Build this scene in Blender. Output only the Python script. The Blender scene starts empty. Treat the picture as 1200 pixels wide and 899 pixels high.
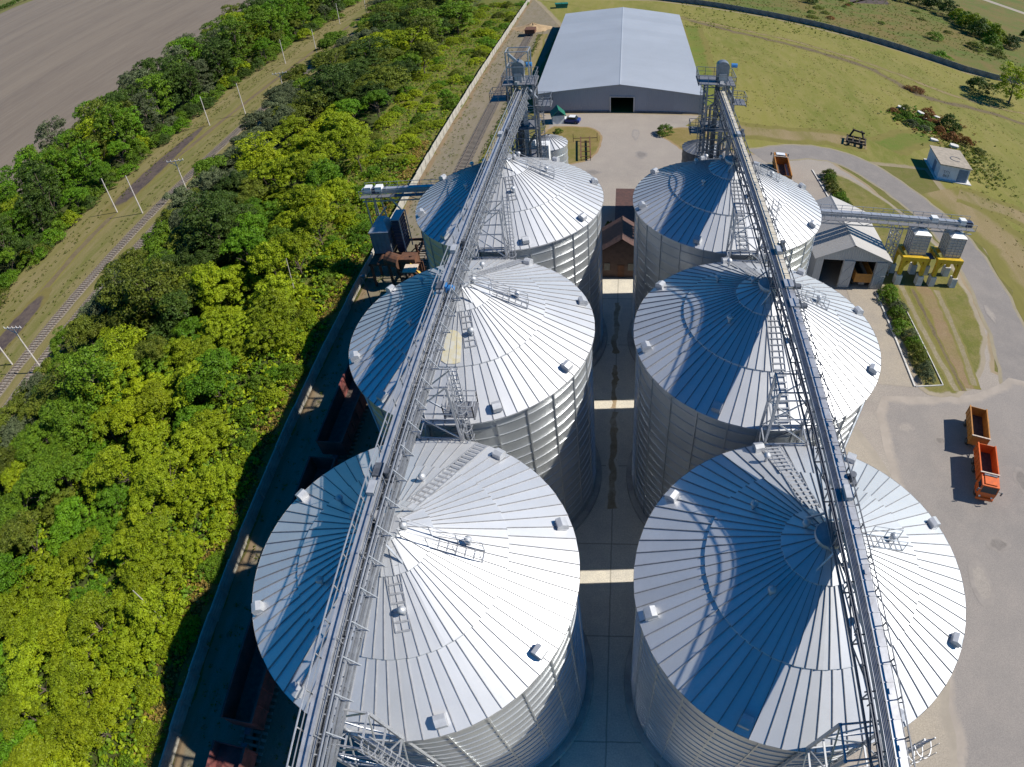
import bpy, math, random
import numpy as np
from mathutils import Vector, Matrix
random.seed(7); RNG = np.random.default_rng(7)
SC = bpy.context.scene; COL = SC.collection
PI = math.pi; R = math.radians

# ------------------------------------------------------------------ materials
def nt(m):
    m.use_nodes = True; t = m.node_tree; t.nodes.clear(); return t
class N:
    def __init__(s, t): s.t = t
    def __call__(s, typ, ins=None, **kw):
        n = s.t.nodes.new('ShaderNode' + typ)
        for k, v in kw.items(): setattr(n, k, v)
        for k, v in (ins or {}).items():
            if isinstance(v, bpy.types.NodeSocket): s.t.links.new(v, n.inputs[k])
            else: n.inputs[k].default_value = v
        return n
    def math(s, op, a, b=0.0, c=None):
        ins = {0: a, 1: b}
        if c is not None: ins[2] = c
        return s('Math', ins, operation=op).outputs[0]
    def noise(s, vec, scale, detail=4, rough=.6):
        return s('TexNoise', {'Vector': vec, 'Scale': scale, 'Detail': detail, 'Roughness': rough}).outputs['Fac']
    def ramp(s, fac, stops):
        n = s.t.nodes.new('ShaderNodeValToRGB'); s.t.links.new(fac, n.inputs[0]); e = n.color_ramp.elements
        while len(e) < len(stops): e.new(.5)
        for i, (p, c) in enumerate(stops):
            e[i].position = p; e[i].color = (c, c, c, 1) if isinstance(c, (int, float)) else (*c, 1)
        return n.outputs[0]
    def mix(s, f, a, b, bt='MIX'):
        n = s.t.nodes.new('ShaderNodeMix'); n.data_type = 'RGBA'; n.blend_type = bt
        for k, v in ((0, f), (6, a), (7, b)):
            if isinstance(v, bpy.types.NodeSocket): s.t.links.new(v, n.inputs[k])
            else: n.inputs[k].default_value = v if not isinstance(v, tuple) else ((*v, 1) if len(v) == 3 else v)
        return n.outputs[2]
    def out(s, col, rough=.8, metal=0., bump=None, bstr=.3, bdist=.05, spec=.5):
        p = s('BsdfPrincipled', {'Base Color': (*col, 1) if isinstance(col, tuple) else col, 'Roughness': rough, 'Metallic': metal, 'Specular IOR Level': spec})
        if bump is not None:
            b = s('Bump', {'Height': bump, 'Strength': bstr, 'Distance': bdist}); s.t.links.new(b.outputs[0], p.inputs['Normal'])
        o = s('OutputMaterial', {'Surface': p.outputs[0]}); return p, o

def mat(name, c1, c2=None, scale=1.5, rough=.7, metal=0., bump=.2, bdist=.03, lo=.35, hi=.65, fine=None, spec=.4):
    m = bpy.data.materials.new(name); n = N(nt(m))
    co = n('TexCoord').outputs['Object']
    c2 = c2 or tuple(x * .75 for x in c1)
    f = n.noise(co, scale, 5, .65)
    col = n.mix(n.ramp(f, [(lo, 0.), (hi, 1.)]), c1, c2)
    if fine:
        g = n.noise(co, fine, 3, .7); col = n.mix(.5, col, n.ramp(g, [(.3, .6), (.7, 1.)]), 'MULTIPLY')
    n.out(col, rough, metal, f if bump else None, bump, bdist, spec)
    return m

def galv(name, kind, base=(.56, .57, .59), rough=.42, metal=.6):
    """galvanised sheet, each sheet a slightly different tone; kind = roof / wall"""
    m = bpy.data.materials.new(name); n = N(nt(m))
    co = n('TexCoord').outputs['Object']; sp = n('SeparateXYZ', {0: co}).outputs
    ang = n.math('ARCTAN2', sp[1], sp[0])
    if kind == 'roof':
        rad = n.math('SQRT', n.math('ADD', n.math('MULTIPLY', sp[0], sp[0]), n.math('MULTIPLY', sp[1], sp[1])))
        k = n.math('FLOOR', n.math('MULTIPLY', ang, 36 / PI))
        r = n.math('FLOOR', n.math('DIVIDE', rad, 6.2))
    else:
        k = n.math('FLOOR', n.math('MULTIPLY', ang, 13 / PI))
        r = n.math('FLOOR', n.math('DIVIDE', sp[2], 1.085))
    rnd = n('ObjectInfo').outputs['Random']
    v = n('CombineXYZ', {0: k, 1: r, 2: rnd}).outputs[0]
    w = n('TexWhiteNoise', {'Vector': v}, noise_dimensions='3D').outputs['Value']
    big = n.noise(co, .35, 4, .6); fine = n.noise(co, 6., 4, .7)
    c = n.mix(w, tuple(x * .93 for x in base), tuple(min(1, x * 1.06) for x in base))
    c = n.mix(n.ramp(big, [(.4, 0.), (.75, .35)]), c, tuple(x * .7 for x in base))
    c = n.mix(n.ramp(fine, [(.45, 0.), (.8, .3)]), c, tuple(x * .75 for x in base))
    rr = n.math('ADD', rough - .07, n.math('MULTIPLY', fine, .16))
    if kind == 'wall':
        cor = n.math('SINE', n.math('MULTIPLY', sp[2], 2 * PI / .108))
        n.out(c, rr, metal, cor, .55, .012)
    else:
        n.out(c, rr, metal, big, .12, .05)
    return m

def sheet_mat(name, c1, c2, c3, edge, s1=.08, s2=1.2, s3=9., rough=.95, bump=.3, bdist=.06, streak=0, lo=.4, hi=.62, joints=None):
    """ground sheets: two-scale colour mottling; near its rim the sheet breaks up into the colour of its surroundings"""
    m = bpy.data.materials.new(name); n = N(nt(m))
    co = n('TexCoord').outputs['Object']
    v = co
    if streak: v = n('Mapping', {0: co, 'Scale': streak}).outputs[0]
    a = n.noise(v, s1, 5, .6); b = n.noise(v, s2, 5, .7); d = n.noise(co, s3, 3, .7)
    c = n.mix(n.ramp(a, [(lo, 0.), (hi, 1.)]), c1, c2)
    c = n.mix(n.ramp(b, [(.42, 0.), (.72, .8)]), c, c3)
    c = n.mix(.7, c, n.ramp(d, [(.3, .62), (.7, 1.12)]), 'MULTIPLY')
    if joints:
        sp = n('SeparateXYZ', {0: co}).outputs; wob = n.math('MULTIPLY', n.math('SUBTRACT', n.noise(co, .8, 3, .6), .5), .12)
        for ax, (p0, per) in enumerate(joints):
            u = n.math('ABSOLUTE', n.math('SUBTRACT', n.math('FRACT', n.math('DIVIDE', n.math('ADD', n.math('SUBTRACT', sp[ax], p0), wob), per)), .5))
            c = n.mix(n.ramp(n.math('MULTIPLY', n.math('SUBTRACT', .5, u), per), [(.0, .75), (.05, .55), (.09, 0.)]), c, tuple(x * .35 for x in c1))
    if edge:
        e = n('Attribute', attribute_name='edge').outputs['Fac']
        en = n.math('ADD', n.math('MULTIPLY', n.noise(co, .35, 3, .6), .55), n.math('MULTIPLY', n.noise(co, 2.2, 4, .75), .45))
        f = n.ramp(n.math('SUBTRACT', n.math('MULTIPLY', e, 1.3), en), [(.0, 0.), (.3, 1.)])
        eb = n.mix(n.ramp(b, [(.4, 0.), (.6, 1.)]), edge, tuple(x * .88 for x in edge))
        c = n.mix(f, eb, c)
    h = n.math('ADD', n.math('MULTIPLY', b, .6), n.math('MULTIPLY', d, .5))
    n.out(c, rough, 0., h, bump, bdist, .25)
    return m

def leaf_mat(name, c, var=.35, warm=(.30, .22, .02), wamt=.25):
    m = bpy.data.materials.new(name); n = N(nt(m))
    rnd = n('ObjectInfo').outputs['Random']; isl = n('NewGeometry').outputs['Random Per Island']
    dk = tuple(x * (1 - var) for x in c); lt = tuple(x * (1 + var * .8) for x in c)
    col = n.mix(isl, dk, lt)
    co = n('TexCoord').outputs['Object']
    cl = n.noise(co, .45, 2, .5)
    col = n.mix(n.math('MULTIPLY', n.ramp(cl, [(.45, 0.), (.7, 1.)]), wamt), col, warm)
    col = n.mix(1., col, n.ramp(rnd, [(0., .72), (1., 1.2)]), 'MULTIPLY')
    p = n('BsdfPrincipled', {'Base Color': col, 'Roughness': .6, 'Specular IOR Level': .25})
    tr = n('BsdfTranslucent', {'Color': n.mix(.4, col, (c[0] * 1.5, c[1] * 1.5, c[2] * .6))})
    mx = n('MixShader', {0: .24, 1: p.outputs[0], 2: tr.outputs[0]})
    n('OutputMaterial', {'Surface': mx.outputs[0]})
    return m

M = {}
M['roof'] = galv('galvanised_roof', 'roof', (.61, .615, .625), .47, .54)
M['wall'] = galv('galvanised_wall', 'wall', (.56, .58, .59), .33, .72)
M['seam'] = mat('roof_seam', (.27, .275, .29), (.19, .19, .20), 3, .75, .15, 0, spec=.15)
M['steel'] = mat('galvanised_steel', (.48, .49, .51), (.36, .37, .39), 2.5, .45, .55, .05)
M['steel_dark'] = mat('dark_steel', (.16, .17, .19), (.09, .095, .11), 2, .5, .5, .05)
M['grating'] = mat('walkway_grating', (.22, .23, .25), (.13, .13, .15), 9, .6, .4, .3)
M['plate'] = mat('conveyor_plate', (.46, .47, .50), (.34, .34, .36), 1.8, .42, .5, .08)
M['plate_worn'] = mat('worn_cream_plate', (.62, .55, .42), (.48, .44, .38), 1.2, .55, .2, .08)
M['vent'] = mat('vent_galvanised', (.48, .49, .51), (.38, .39, .41), 2, .5, .35, .05)
M['white_metal'] = mat('white_sheet_metal', (.75, .75, .74), (.62, .62, .61), 1, .5, .1, .05)
M['bluepaint'] = mat('blue_motor_paint', (.05, .22, .50), (.04, .16, .36), 4, .4, .1, .05)
M['navy'] = mat('navy_paint', (.035, .05, .10), (.05, .06, .09), 3, .45, .3, .05)
M['concrete'] = mat('concrete', (.46, .44, .40), (.34, .32, .29), .9, .9, 0, .3, .02, fine=14)
M['concrete_white'] = mat('white_concrete', (.66, .64, .60), (.48, .46, .43), .8, .9, 0, .3, .02, fine=10)
M['fence_conc'] = mat('fence_concrete', (.45, .42, .36), (.29, .27, .225), .7, .95, 0, .3, .02, fine=8)
M['bin_grey'] = mat('grey_blue_sheet', (.20, .23, .27), (.15, .17, .20), 1.2, .6, .2, .1)
M['oldrust'] = mat('old_rust', (.06, .045, .035), (.04, .03, .025), 2, .85, .1, .2)
M['tower_steel'] = mat('tower_steel', (.27, .285, .31), (.19, .20, .22), 2, .45, .5, .05)
M['rust'] = mat('rusty_steel', (.17, .075, .04), (.09, .05, .035), 1.6, .8, .2, .3)
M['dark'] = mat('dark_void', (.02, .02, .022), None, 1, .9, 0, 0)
M['rubber'] = mat('tyre_rubber', (.02, .02, .02), (.035, .033, .03), 4, .85, 0, .1)
M['glass'] = mat('dark_glass', (.02, .03, .04), None, 1, .08, 0, 0, spec=.6)
M['bark'] = mat('bark', (.13, .10, .075), (.07, .055, .045), 5, .95, 0, .6)
M['orange'] = mat('orange_truck_paint', (.62, .115, .012), (.45, .09, .02), 1.7, .45, 0, .05)
M['ochre'] = mat('ochre_trailer_paint', (.40, .17, .025), (.28, .12, .03), 1.7, .55, 0, .1)
M['yellow'] = mat('yellow_frame_paint', (.62, .40, .015), (.42, .27, .02), 1.5, .5, 0, .1)
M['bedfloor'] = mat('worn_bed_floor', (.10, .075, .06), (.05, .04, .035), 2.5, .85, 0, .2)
M['palerail'] = mat('pale_board', (.62, .52, .42), (.45, .36, .28), 3, .8, 0, .1)
M['green_sheet'] = mat('green_sheet', (.02, .16, .10), (.015, .10, .07), 2, .5, 0, .05)
M['brown_roof'] = mat('brown_roof', (.10, .05, .04), (.06, .035, .03), 2, .75, 0, .3)
M['brown_wall'] = mat('brown_wall', (.13, .085, .07), (.09, .06, .05), 1.5, .85, 0, .2)
M['hut_wall'] = mat('pale_render', (.70, .70, .74), (.58, .58, .62), 1.2, .85, 0, .2)
M['hut_roof'] = mat('hut_roof_felt', (.40, .34, .27), (.29, .25, .20), 1.1, .95, 0, .3, fine=9)
M['blue_door'] = mat('blue_grey_door', (.16, .22, .33), (.12, .17, .25), 2, .6, 0, .05)
M['ink'] = mat('dark_lettering', (.05, .06, .09), None, 3, .8, 0, 0)
M['wagon'] = mat('wagon_red_oxide', (.24, .07, .06), (.09, .038, .034), .9, .8, 0, .2, fine=8)
M['rail'] = mat('rail_steel', (.16, .13, .11), (.24, .20, .17), 3, .5, .5, 0)
M['sleeper'] = mat('concrete_sleeper', (.27, .23, .19), (.19, .165, .135), 2, .95, 0, .2)
M['dung'] = mat('sandy_heap', (.42, .30, .17), (.30, .21, .12), .8, .95, 0, .6, .1, fine=6)
M['bwhite'] = mat('car_white', (.72, .73, .75), None, 2, .3, 0, 0)
M['bblue'] = mat('car_blue', (.02, .05, .22), None, 2, .3, 0, 0)
M['fencegrey'] = mat('weathered_fence_panel', (.33, .31, .29), (.17, .16, .155), .5, .9, 0, .3, .03, fine=5)
M['poleconc'] = mat('pole_concrete', (.52, .48, .44), (.40, .36, .33), 2, .9, 0, .1)

# warehouse cladding: fine vertical ribs
def clad(name, c, axis, pitch, metal=.1, rough=.5):
    m = bpy.data.materials.new(name); n = N(nt(m)); co = n('TexCoord').outputs['Object']
    sp = n('SeparateXYZ', {0: co}).outputs
    sh = n.math('FLOOR', n.math('DIVIDE', sp[axis], 6.0))
    w = n('TexWhiteNoise', {'W': sh}, noise_dimensions='1D').outputs['Value']
    f = n.noise(co, .12, 5, .65); f2 = n.noise(co, 1.6, 4, .7)
    col = n.mix(w, tuple(x * .95 for x in c), tuple(x * 1.04 for x in c))
    col = n.mix(n.ramp(f, [(.42, 0.), (.72, .4)]), col, tuple(x * .8 for x in c))
    col = n.mix(n.ramp(f2, [(.5, 0.), (.8, .3)]), col, tuple(x * .82 for x in c))
    s = n.math('SINE', n.math('MULTIPLY', sp[axis], 2 * PI / pitch))
    n.out(col, rough, metal, s, .5, .03); return m
M['whroof'] = clad('warehouse_roof_sheet', (.36, .375, .405), 1, .5, .15, .45)
M['whwall'] = clad('warehouse_wall_sheet', (.30, .30, .33), 0, .4, .15, .5)
M['shedroof'] = clad('shed_roof_sheet', (.40, .38, .36), 1, .35, .1, .6)
M['shedwall'] = clad('shed_wall_sheet', (.36, .36, .36), 0, .35, .2, .55)

# ------------------------------------------------------------------ mesh builder
class B:
    def __init__(s, o=(0, 0, 0)): s.v = []; s.f = []; s.m = []; s.o = o; s.mi = 0
    def face(s, pts):
        i = len(s.v); s.v += [tuple(p) for p in pts]; s.f.append(tuple(range(i, i + len(pts)))); s.m.append(s.mi)
    def mesh(s, vs, fs):
        i = len(s.v); s.v += [tuple(p) for p in vs]
        for f in fs: s.f.append(tuple(i + k for k in f)); s.m.append(s.mi)
    def box(s, x0, x1, y0, y1, z0, z1):
        s.mesh([(x, y, z) for z in (z0, z1) for y in (y0, y1) for x in (x0, x1)],
               [(0, 2, 3, 1), (4, 5, 7, 6), (0, 1, 5, 4), (2, 6, 7, 3), (0, 4, 6, 2), (1, 3, 7, 5)])
    def bar(s, p, q, w=.1, h=None, up=(0, 0, 1)):
        p = Vector(p); q = Vector(q); d = (q - p)
        if d.length < 1e-6: return
        d.normalize(); u = Vector(up)
        if abs(d.dot(u)) > .98: u = Vector((0, 1, 0))
        a = d.cross(u).normalized() * (w / 2); b = a.cross(d).normalized() * ((h or w) / 2)
        c = [p - a - b, p + a - b, p + a + b, p - a + b, q - a - b, q + a - b, q + a + b, q - a + b]
        s.mesh(c, [(0, 1, 2, 3), (7, 6, 5, 4), (0, 4, 5, 1), (1, 5, 6, 2), (2, 6, 7, 3), (3, 7, 4, 0)])
    def tube(s, p, q, r0, r1=None, n=8, cap=True):
        p = Vector(p); q = Vector(q); r1 = r0 if r1 is None else r1
        d = (q - p).normalized(); u = Vector((0, 0, 1)) if abs(d.z) < .95 else Vector((1, 0, 0))
        a = d.cross(u).normalized(); b = d.cross(a)
        vs = []
        for c, r in ((p, r0), (q, r1)):
            for k in range(n):
                t = 2 * PI * k / n; vs.append(c + (a * math.cos(t) + b * math.sin(t)) * r)
        fs = [(k, n + k, n + (k + 1) % n, (k + 1) % n) for k in range(n)]
        if cap: fs += [tuple(range(n)), tuple(range(2 * n - 1, n - 1, -1))]
        s.mesh(vs, fs)
    def lathe(s, prof, n, c=(0, 0), a0=0):
        k = len(prof); vs = []
        for j in range(n):
            t = a0 + 2 * PI * j / n
            vs += [(c[0] + r * math.cos(t), c[1] + r * math.sin(t), z) for r, z in prof]
        fs = []
        for j in range(n):
            j2 = (j + 1) % n
            for i in range(k - 1): fs.append((j * k + i, j2 * k + i, j2 * k + i + 1, j * k + i + 1))
        s.mesh(vs, fs)
    def ball(s, c, r, n=10, m=6):
        s.lathe([(max(.001, r * math.sin(PI * i / m)), c[2] - r * math.cos(PI * i / m)) for i in range(m + 1)], n, c[:2])
    def prism(s, poly, z0, z1):
        n = len(poly); s.mesh([(x, y, z0) for x, y in poly] + [(x, y, z1) for x, y in poly],
            [tuple(range(n - 1, -1, -1)), tuple(range(n, 2 * n))] + [(i, (i + 1) % n, n + (i + 1) % n, n + i) for i in range(n)])
    def extr(s, poly, ax, a0, a1):
        """polygon in the plane across axis ax (0 or 1: polygon gives (other horizontal, z)), extruded a0..a1"""
        f = (lambda a, u, z: (a, u, z)) if ax == 0 else (lambda a, u, z: (u, a, z))
        n = len(poly); s.mesh([f(a0, u, z) for u, z in poly] + [f(a1, u, z) for u, z in poly],
            [tuple(range(n)), tuple(range(2 * n - 1, n - 1, -1))] + [(i, n + i, n + (i + 1) % n, (i + 1) % n) for i in range(n)])
    def data(s, name, mats, smooth=False):
        me = bpy.data.meshes.new(name); o = s.o
        me.from_pydata([(x - o[0], y - o[1], z - o[2]) for x, y, z in s.v], [], s.f)
        for m in (mats if isinstance(mats, (list, tuple)) else [mats]): me.materials.append(m)
        me.polygons.foreach_set('material_index', s.m)
        if smooth: me.polygons.foreach_set('use_smooth', [True] * len(s.f))
        me.update(); return me
    def build(s, name, mats, parent=None, smooth=False, label=None):
        return link(name, s.data(name, mats, smooth), parent, label)
def link(name, me, parent=None, label=None):
    o = bpy.data.objects.new(name, me); COL.objects.link(o)
    if parent: o.parent = parent
    if label: o['label'] = label
    return o
def tag(o, label, cat, group=None):
    o['label'] = label; o['category'] = cat
    if group: o['group'] = group
    return o
def thing(name, label, cat, loc=(0, 0, 0), rz=0, group=None):
    o = bpy.data.objects.new(name, None); COL.objects.link(o); o.empty_display_size = .5
    o.location = loc; o.rotation_euler = (0, 0, rz); return tag(o, label, cat, group)
def dup(root, loc, rz=0, label=None, group=None, scale=None):
    r = root.copy(); COL.objects.link(r); r.location = loc; r.rotation_euler = (0, 0, rz)
    if label: r['label'] = label
    if group: r['group'] = group
    if scale: r.scale = scale
    for ch in list(root.children):
        c = ch.copy(); COL.objects.link(c); c.parent = r
        for g in list(ch.children):
            d = g.copy(); COL.objects.link(d); d.parent = c
    return r
def struct(o, kind='structure'): o['kind'] = kind; return o

# ------------------------------------------------------------------ ground sheets
def resample(poly, step, closed=True):
    out = []; n = len(poly)
    for i in range(n if closed else n - 1):
        a = Vector(poly[i]); b = Vector(poly[(i + 1) % n]); k = max(1, int((b - a).length / step))
        out += [a + (b - a) * (j / k) for j in range(k)]
    if not closed: out.append(Vector(poly[-1]))
    return out
def smoothpoly(p, it=2, closed=True):
    for _ in range(it):
        q = []
        n = len(p)
        for i in range(n if closed else n - 1):
            a = Vector(p[i]); b = Vector(p[(i + 1) % n]); q += [a * .75 + b * .25, a * .25 + b * .75]
        p = q if closed else [Vector(p[0])] + q + [Vector(p[-1])]
    return p
def sheet(name, poly, z, m, soft=0., smooth=0, jit=0., step=2., radial=0.):
    p = [Vector(q) for q in poly]
    if smooth: p = smoothpoly(p, smooth)
    p = resample(p, step)
    if sum(p[i].x * p[(i + 1) % len(p)].y - p[(i + 1) % len(p)].x * p[i].y for i in range(len(p))) < 0: p.reverse()
    if jit: p = [q + Vector((random.uniform(-jit, jit), random.uniform(-jit, jit))) for q in p]
    me = bpy.data.meshes.new(name); n = len(p)
    if soft:
        inner = []; cc = sum(p, Vector((0, 0))) / n
        if radial: inner = [cc + (q - cc) * radial for q in p]
        for i in range(n if not radial else 0):
            t = (p[(i + 1) % n] - p[i - 1]).normalized(); inner.append(p[i] + Vector((-t.y, t.x)) * soft)
        vs = [(q.x, q.y, z) for q in p] + [(q.x, q.y, z) for q in inner]
        fs = [(i, (i + 1) % n, n + (i + 1) % n, n + i) for i in range(n)] + [tuple(range(n, 2 * n))]
    else:
        vs = [(q.x, q.y, z) for q in p]; fs = [tuple(range(n))]
    me.from_pydata(vs, [], fs); me.materials.append(m)
    at = me.attributes.new('edge', 'FLOAT', 'POINT')
    at.data.foreach_set('value', ([0.] * n + [1.] * n) if soft else [1.] * n)
    me.update(); o = bpy.data.objects.new(name, me); COL.objects.link(o); return struct(o)
def ribbon(name, pts, w, z, m, soft=.5, smooth=2, jit=.2, step=2.):
    p = smoothpoly([Vector(q) for q in pts], smooth, False); p = resample(p, step, False)
    L = []; Rr = []; LI = []; RI = []
    for i in range(len(p)):
        t = (p[min(i + 1, len(p) - 1)] - p[max(i - 1, 0)]).normalized(); nn = Vector((-t.y, t.x))
        a = w / 2 + random.uniform(-jit, jit); b = w / 2 + random.uniform(-jit, jit)
        L.append(p[i] + nn * a); Rr.append(p[i] - nn * b); LI.append(p[i] + nn * max(.05, a - soft)); RI.append(p[i] - nn * max(.05, b - soft))
    n = len(p); vs = [(q.x, q.y, z) for q in L + LI + RI + Rr]
    fs = [(c * n + i, (c + 1) * n + i, (c + 1) * n + i + 1, c * n + i + 1) for c in range(3) for i in range(n - 1)]
    me = bpy.data.meshes.new(name); me.from_pydata(vs, [], fs); me.materials.append(m)
    at = me.attributes.new('edge', 'FLOAT', 'POINT'); at.data.foreach_set('value', [0.] * n + [1.] * (2 * n) + [0.] * n)
    me.update(); o = bpy.data.objects.new(name, me); COL.objects.link(o); return struct(o)

FIELD = (.165, .145, .036); TAN = (.25, .205, .13); DRY = (.15, .125, .038); GRASS = (.105, .115, .022); SOIL = (.20, .145, .085)
G = {}
G['meadow'] = sheet_mat('meadow_ground', (.135, .125, .030), (.115, .125, .024), (.175, .14, .055), None, .035, .6, 5., bump=.5, bdist=.12)
G['field'] = sheet_mat('mown_field', (.205, .188, .042), (.145, .152, .026), (.245, .205, .07), TAN, .04, .4, 4., bump=.4, bdist=.1, streak=(1., .3, 1))
G['rough'] = sheet_mat('rough_meadow', (.095, .125, .020), (.15, .125, .032), (.17, .115, .042), FIELD, .03, .12, 2.5, bump=.6, bdist=.2)
G['plough'] = sheet_mat('ploughed_earth', (.185, .148, .112), (.145, .115, .090), (.205, .168, .128), DRY, .02, .3, 3., bump=.5, bdist=.1, streak=(1., .12, 1))
G['corridor'] = sheet_mat('dry_verge', (.17, .145, .050), (.125, .125, .030), (.23, .18, .095), GRASS, .08, .5, 4., bump=.5, bdist=.1, streak=(1., .2, 1))
G['cinder'] = sheet_mat('dark_cinder', (.055, .042, .045), (.09, .068, .06), (.13, .10, .075), DRY, .2, .9, 6., bump=.4)
G['ballast'] = sheet_mat('ballast', (.24, .205, .165), (.19, .165, .13), (.29, .25, .21), (.16, .135, .055), .2, 1.5, 14., bump=.7, bdist=.06)
G['forest'] = sheet_mat('woodland_floor', (.045, .062, .012), (.06, .06, .018), (.05, .08, .012), None, .1, .7, 4., bump=.5, bdist=.1)
G['weeds'] = sheet_mat('weedy_floor', (.085, .115, .016), (.12, .125, .022), (.20, .15, .05), None, .06, .5, 3., bump=.8, bdist=.2)
G['siding'] = sheet_mat('siding_soil', (.215, .175, .125), (.19, .165, .12), (.145, .125, .06), SOIL, .07, .7, 7., bump=.4, streak=(1., .3, 1))
G['yard'] = sheet_mat('concrete_yard', (.30, .26, .222), (.265, .232, .202), (.33, .29, .243), (.27, .21, .13), .045, .25, 6., bump=.15, bdist=.02, rough=.9)
G['alley'] = sheet_mat('alley_concrete', (.62, .57, .47), (.56, .52, .44), (.47, .44, .385), None, .12, .6, 8., bump=.15, bdist=.02, rough=.9, joints=((-.8, 3.9), (1.3, 9.3)))
G['asphalt'] = sheet_mat('worn_asphalt', (.225, .202, .185), (.195, .178, .166), (.265, .236, .212), (.26, .222, .15), .05, .3, 9., bump=.2, bdist=.02, rough=.92)
G['pale'] = sheet_mat('pale_apron', (.35, .30, .235), (.32, .275, .22), (.295, .258, .215), (.30, .26, .21), .06, .4, 7., bump=.15, rough=.92)
G['lawn'] = sheet_mat('dry_lawn', (.19, .145, .045), (.14, .13, .028), (.24, .175, .075), (.27, .19, .10), .12, .6, 5., bump=.5, bdist=.08)
G['lush'] = sheet_mat('lush_grass', (.105, .15, .018), (.13, .145, .024), (.16, .15, .035), FIELD, .1, .6, 5., bump=.5, bdist=.08)
G['tracksoil'] = sheet_mat('rutted_soil', (.12, .09, .055), (.15, .115, .06), (.18, .145, .07), FIELD, .1, .6, 4., bump=.5)
G['verge'] = sheet_mat('bare_verge', (.235, .18, .085), (.175, .15, .048), (.27, .205, .115), FIELD, .12, .5, 5., bump=.5, streak=(1., .25, 1))
G['oil'] = sheet_mat('oil_stain', (.20, .18, .162), (.17, .152, .138), (.23, .205, .185), (.245, .218, .196), .4, 1.2, 8., bump=.1)
G['spill'] = sheet_mat('pale_spill', (.31, .275, .24), (.285, .252, .222), (.27, .24, .21), (.255, .227, .204), .4, 1.2, 8., bump=.1)
G['tyre'] = sheet_mat('pale_tyre_track', (.355, .31, .262), (.335, .29, .245), (.31, .268, .228), (.325, .28, .235), .2, .8, 8., bump=.1, rough=.92)
G['rut'] = sheet_mat('pale_rut', (.27, .225, .15), (.23, .19, .115), (.19, .16, .07), (.17, .15, .045), .25, .9, 6., bump=.3)
G['apron'] = sheet_mat('worn_asphalt_apron', (.25, .224, .203), (.225, .203, .186), (.28, .247, .22), (.315, .272, .23), .05, .3, 9., bump=.2, bdist=.02, rough=.92)
G['bed'] = sheet_mat('worn_grass_bed', (.16, .145, .036), (.12, .125, .024), (.22, .175, .075), (.285, .24, .175), .12, .45, 4., bump=.4, bdist=.08)
G['bare'] = sheet_mat('red_bare_soil', (.225, .155, .085), (.20, .155, .065), (.25, .185, .105), FIELD, .2, .7, 6., bump=.4)
G['stain'] = sheet_mat('rusty_water_stain', (.32, .235, .14), (.48, .40, .29), (.24, .17, .10), (.58, .53, .43), .35, 1.5, 8., bump=.05, rough=.8)

b = B(); S = 9000
b.mesh([(-S, -2000, 0), (S, -2000, 0), (S, S, 0), (-S, S, 0)], [(0, 1, 2, 3)])
struct(b.build('ground', G['meadow']))
sheet('ploughed_field', [(-152, -60), (-152, 260), (-160, 620), (-900, 1150), (-1500, 1300), (-1500, -60)], .004, G['plough'], 4, step=20)
sheet('dark_ploughed_patch', [(98, 285), (122, 295), (128, 320), (104, 318)], .012, G['cinder'], 2)
sheet('railway_verge', [(-126, -40), (-126, 420), (-88, 420), (-88, -40)], .004, G['corridor'], 2, jit=.8, step=3)
ribbon('dirt_road', [(-107, -20), (-108, 40), (-110, 70), (-112, 100), (-108, 160), (-107, 240), (-107, 380)], 3.2, .008, G['tracksoil'], 1.2)
sheet('cinder_strip', [(-117.5, 98), (-110, 97), (-109.5, 115), (-111, 135), (-113, 150), (-116, 150), (-117, 132)], .012, G['cinder'], 1.2, 2, .3, 1.5, .55)
sheet('cinder_strip', [(-113, 52), (-106, 50), (-105, 68), (-108, 74), (-112, 73)], .012, G['cinder'], 1.4, 2, .3, 1.5, .45)
ribbon('railway_ballast', [(-98.5, -30), (-98.5, 420)], 3.6, .012, G['ballast'], .7)
ribbon('railway_ballast', [(-93., -30), (-93., 420)], 3.6, .012, G['ballast'], .7)
sheet('woodland_floor', [(-88, -30), (-90, 60), (-91, 300), (-56, 300), (-55, 150), (-49, 110), (-41, 60), (-40.5, -30)], .008, G['forest'])
sheet('woodland_floor', [(-156, -30), (-160, 480), (-125, 480), (-125, 160), (-125, -30)], .0085, G['forest'])
sheet('weed_strip', [(-58, 62), (-38.6, 62), (-38.6, 262), (-60, 300), (-58, 180)], .012, G['weeds'])
sheet('siding_strip', [(-38.4, -20), (-38.4, 262), (-26, 262), (-22, 215), (-24, 130), (-22, -20)], .004, G['siding'], 2, jit=.4)
sheet('mown_field', [(-37, 262), (-22, 214), (18, 214), (17, 136), (22, 113), (62, 113), (62, 60), (58, 20), (150, 20), (150, 140), (140, 190), (112, 194), (84, 217), (52, 239), (12, 259)], .008, G['field'], 3, step=4)
sheet('rough_meadow', [(12, 262), (52, 242), (84, 220), (112, 197), (140, 201), (330, 200), (330, 480), (-30, 480), (-38, 264)], .008, G['rough'], 3, step=5)
ribbon('rutted_track', [(18, 231), (33, 214), (46, 205), (59, 195), (71, 186), (76, 174), (80, 163), (86, 159), (99, 157), (110, 151), (135, 140)], 4.2, .014, G['tracksoil'], 2.05, 2, .9)
ribbon('rutted_track', [(8, 238), (33, 219), (60, 202), (80, 182), (92, 166), (112, 160), (140, 160)], 2.6, .018, G['verge'], 1.28, 2, .7)
ribbon('gravel_road', [(250, 330), (222, 356), (205, 380), (185, 440)], 9, .014, G['pale'], 1.5)
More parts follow.
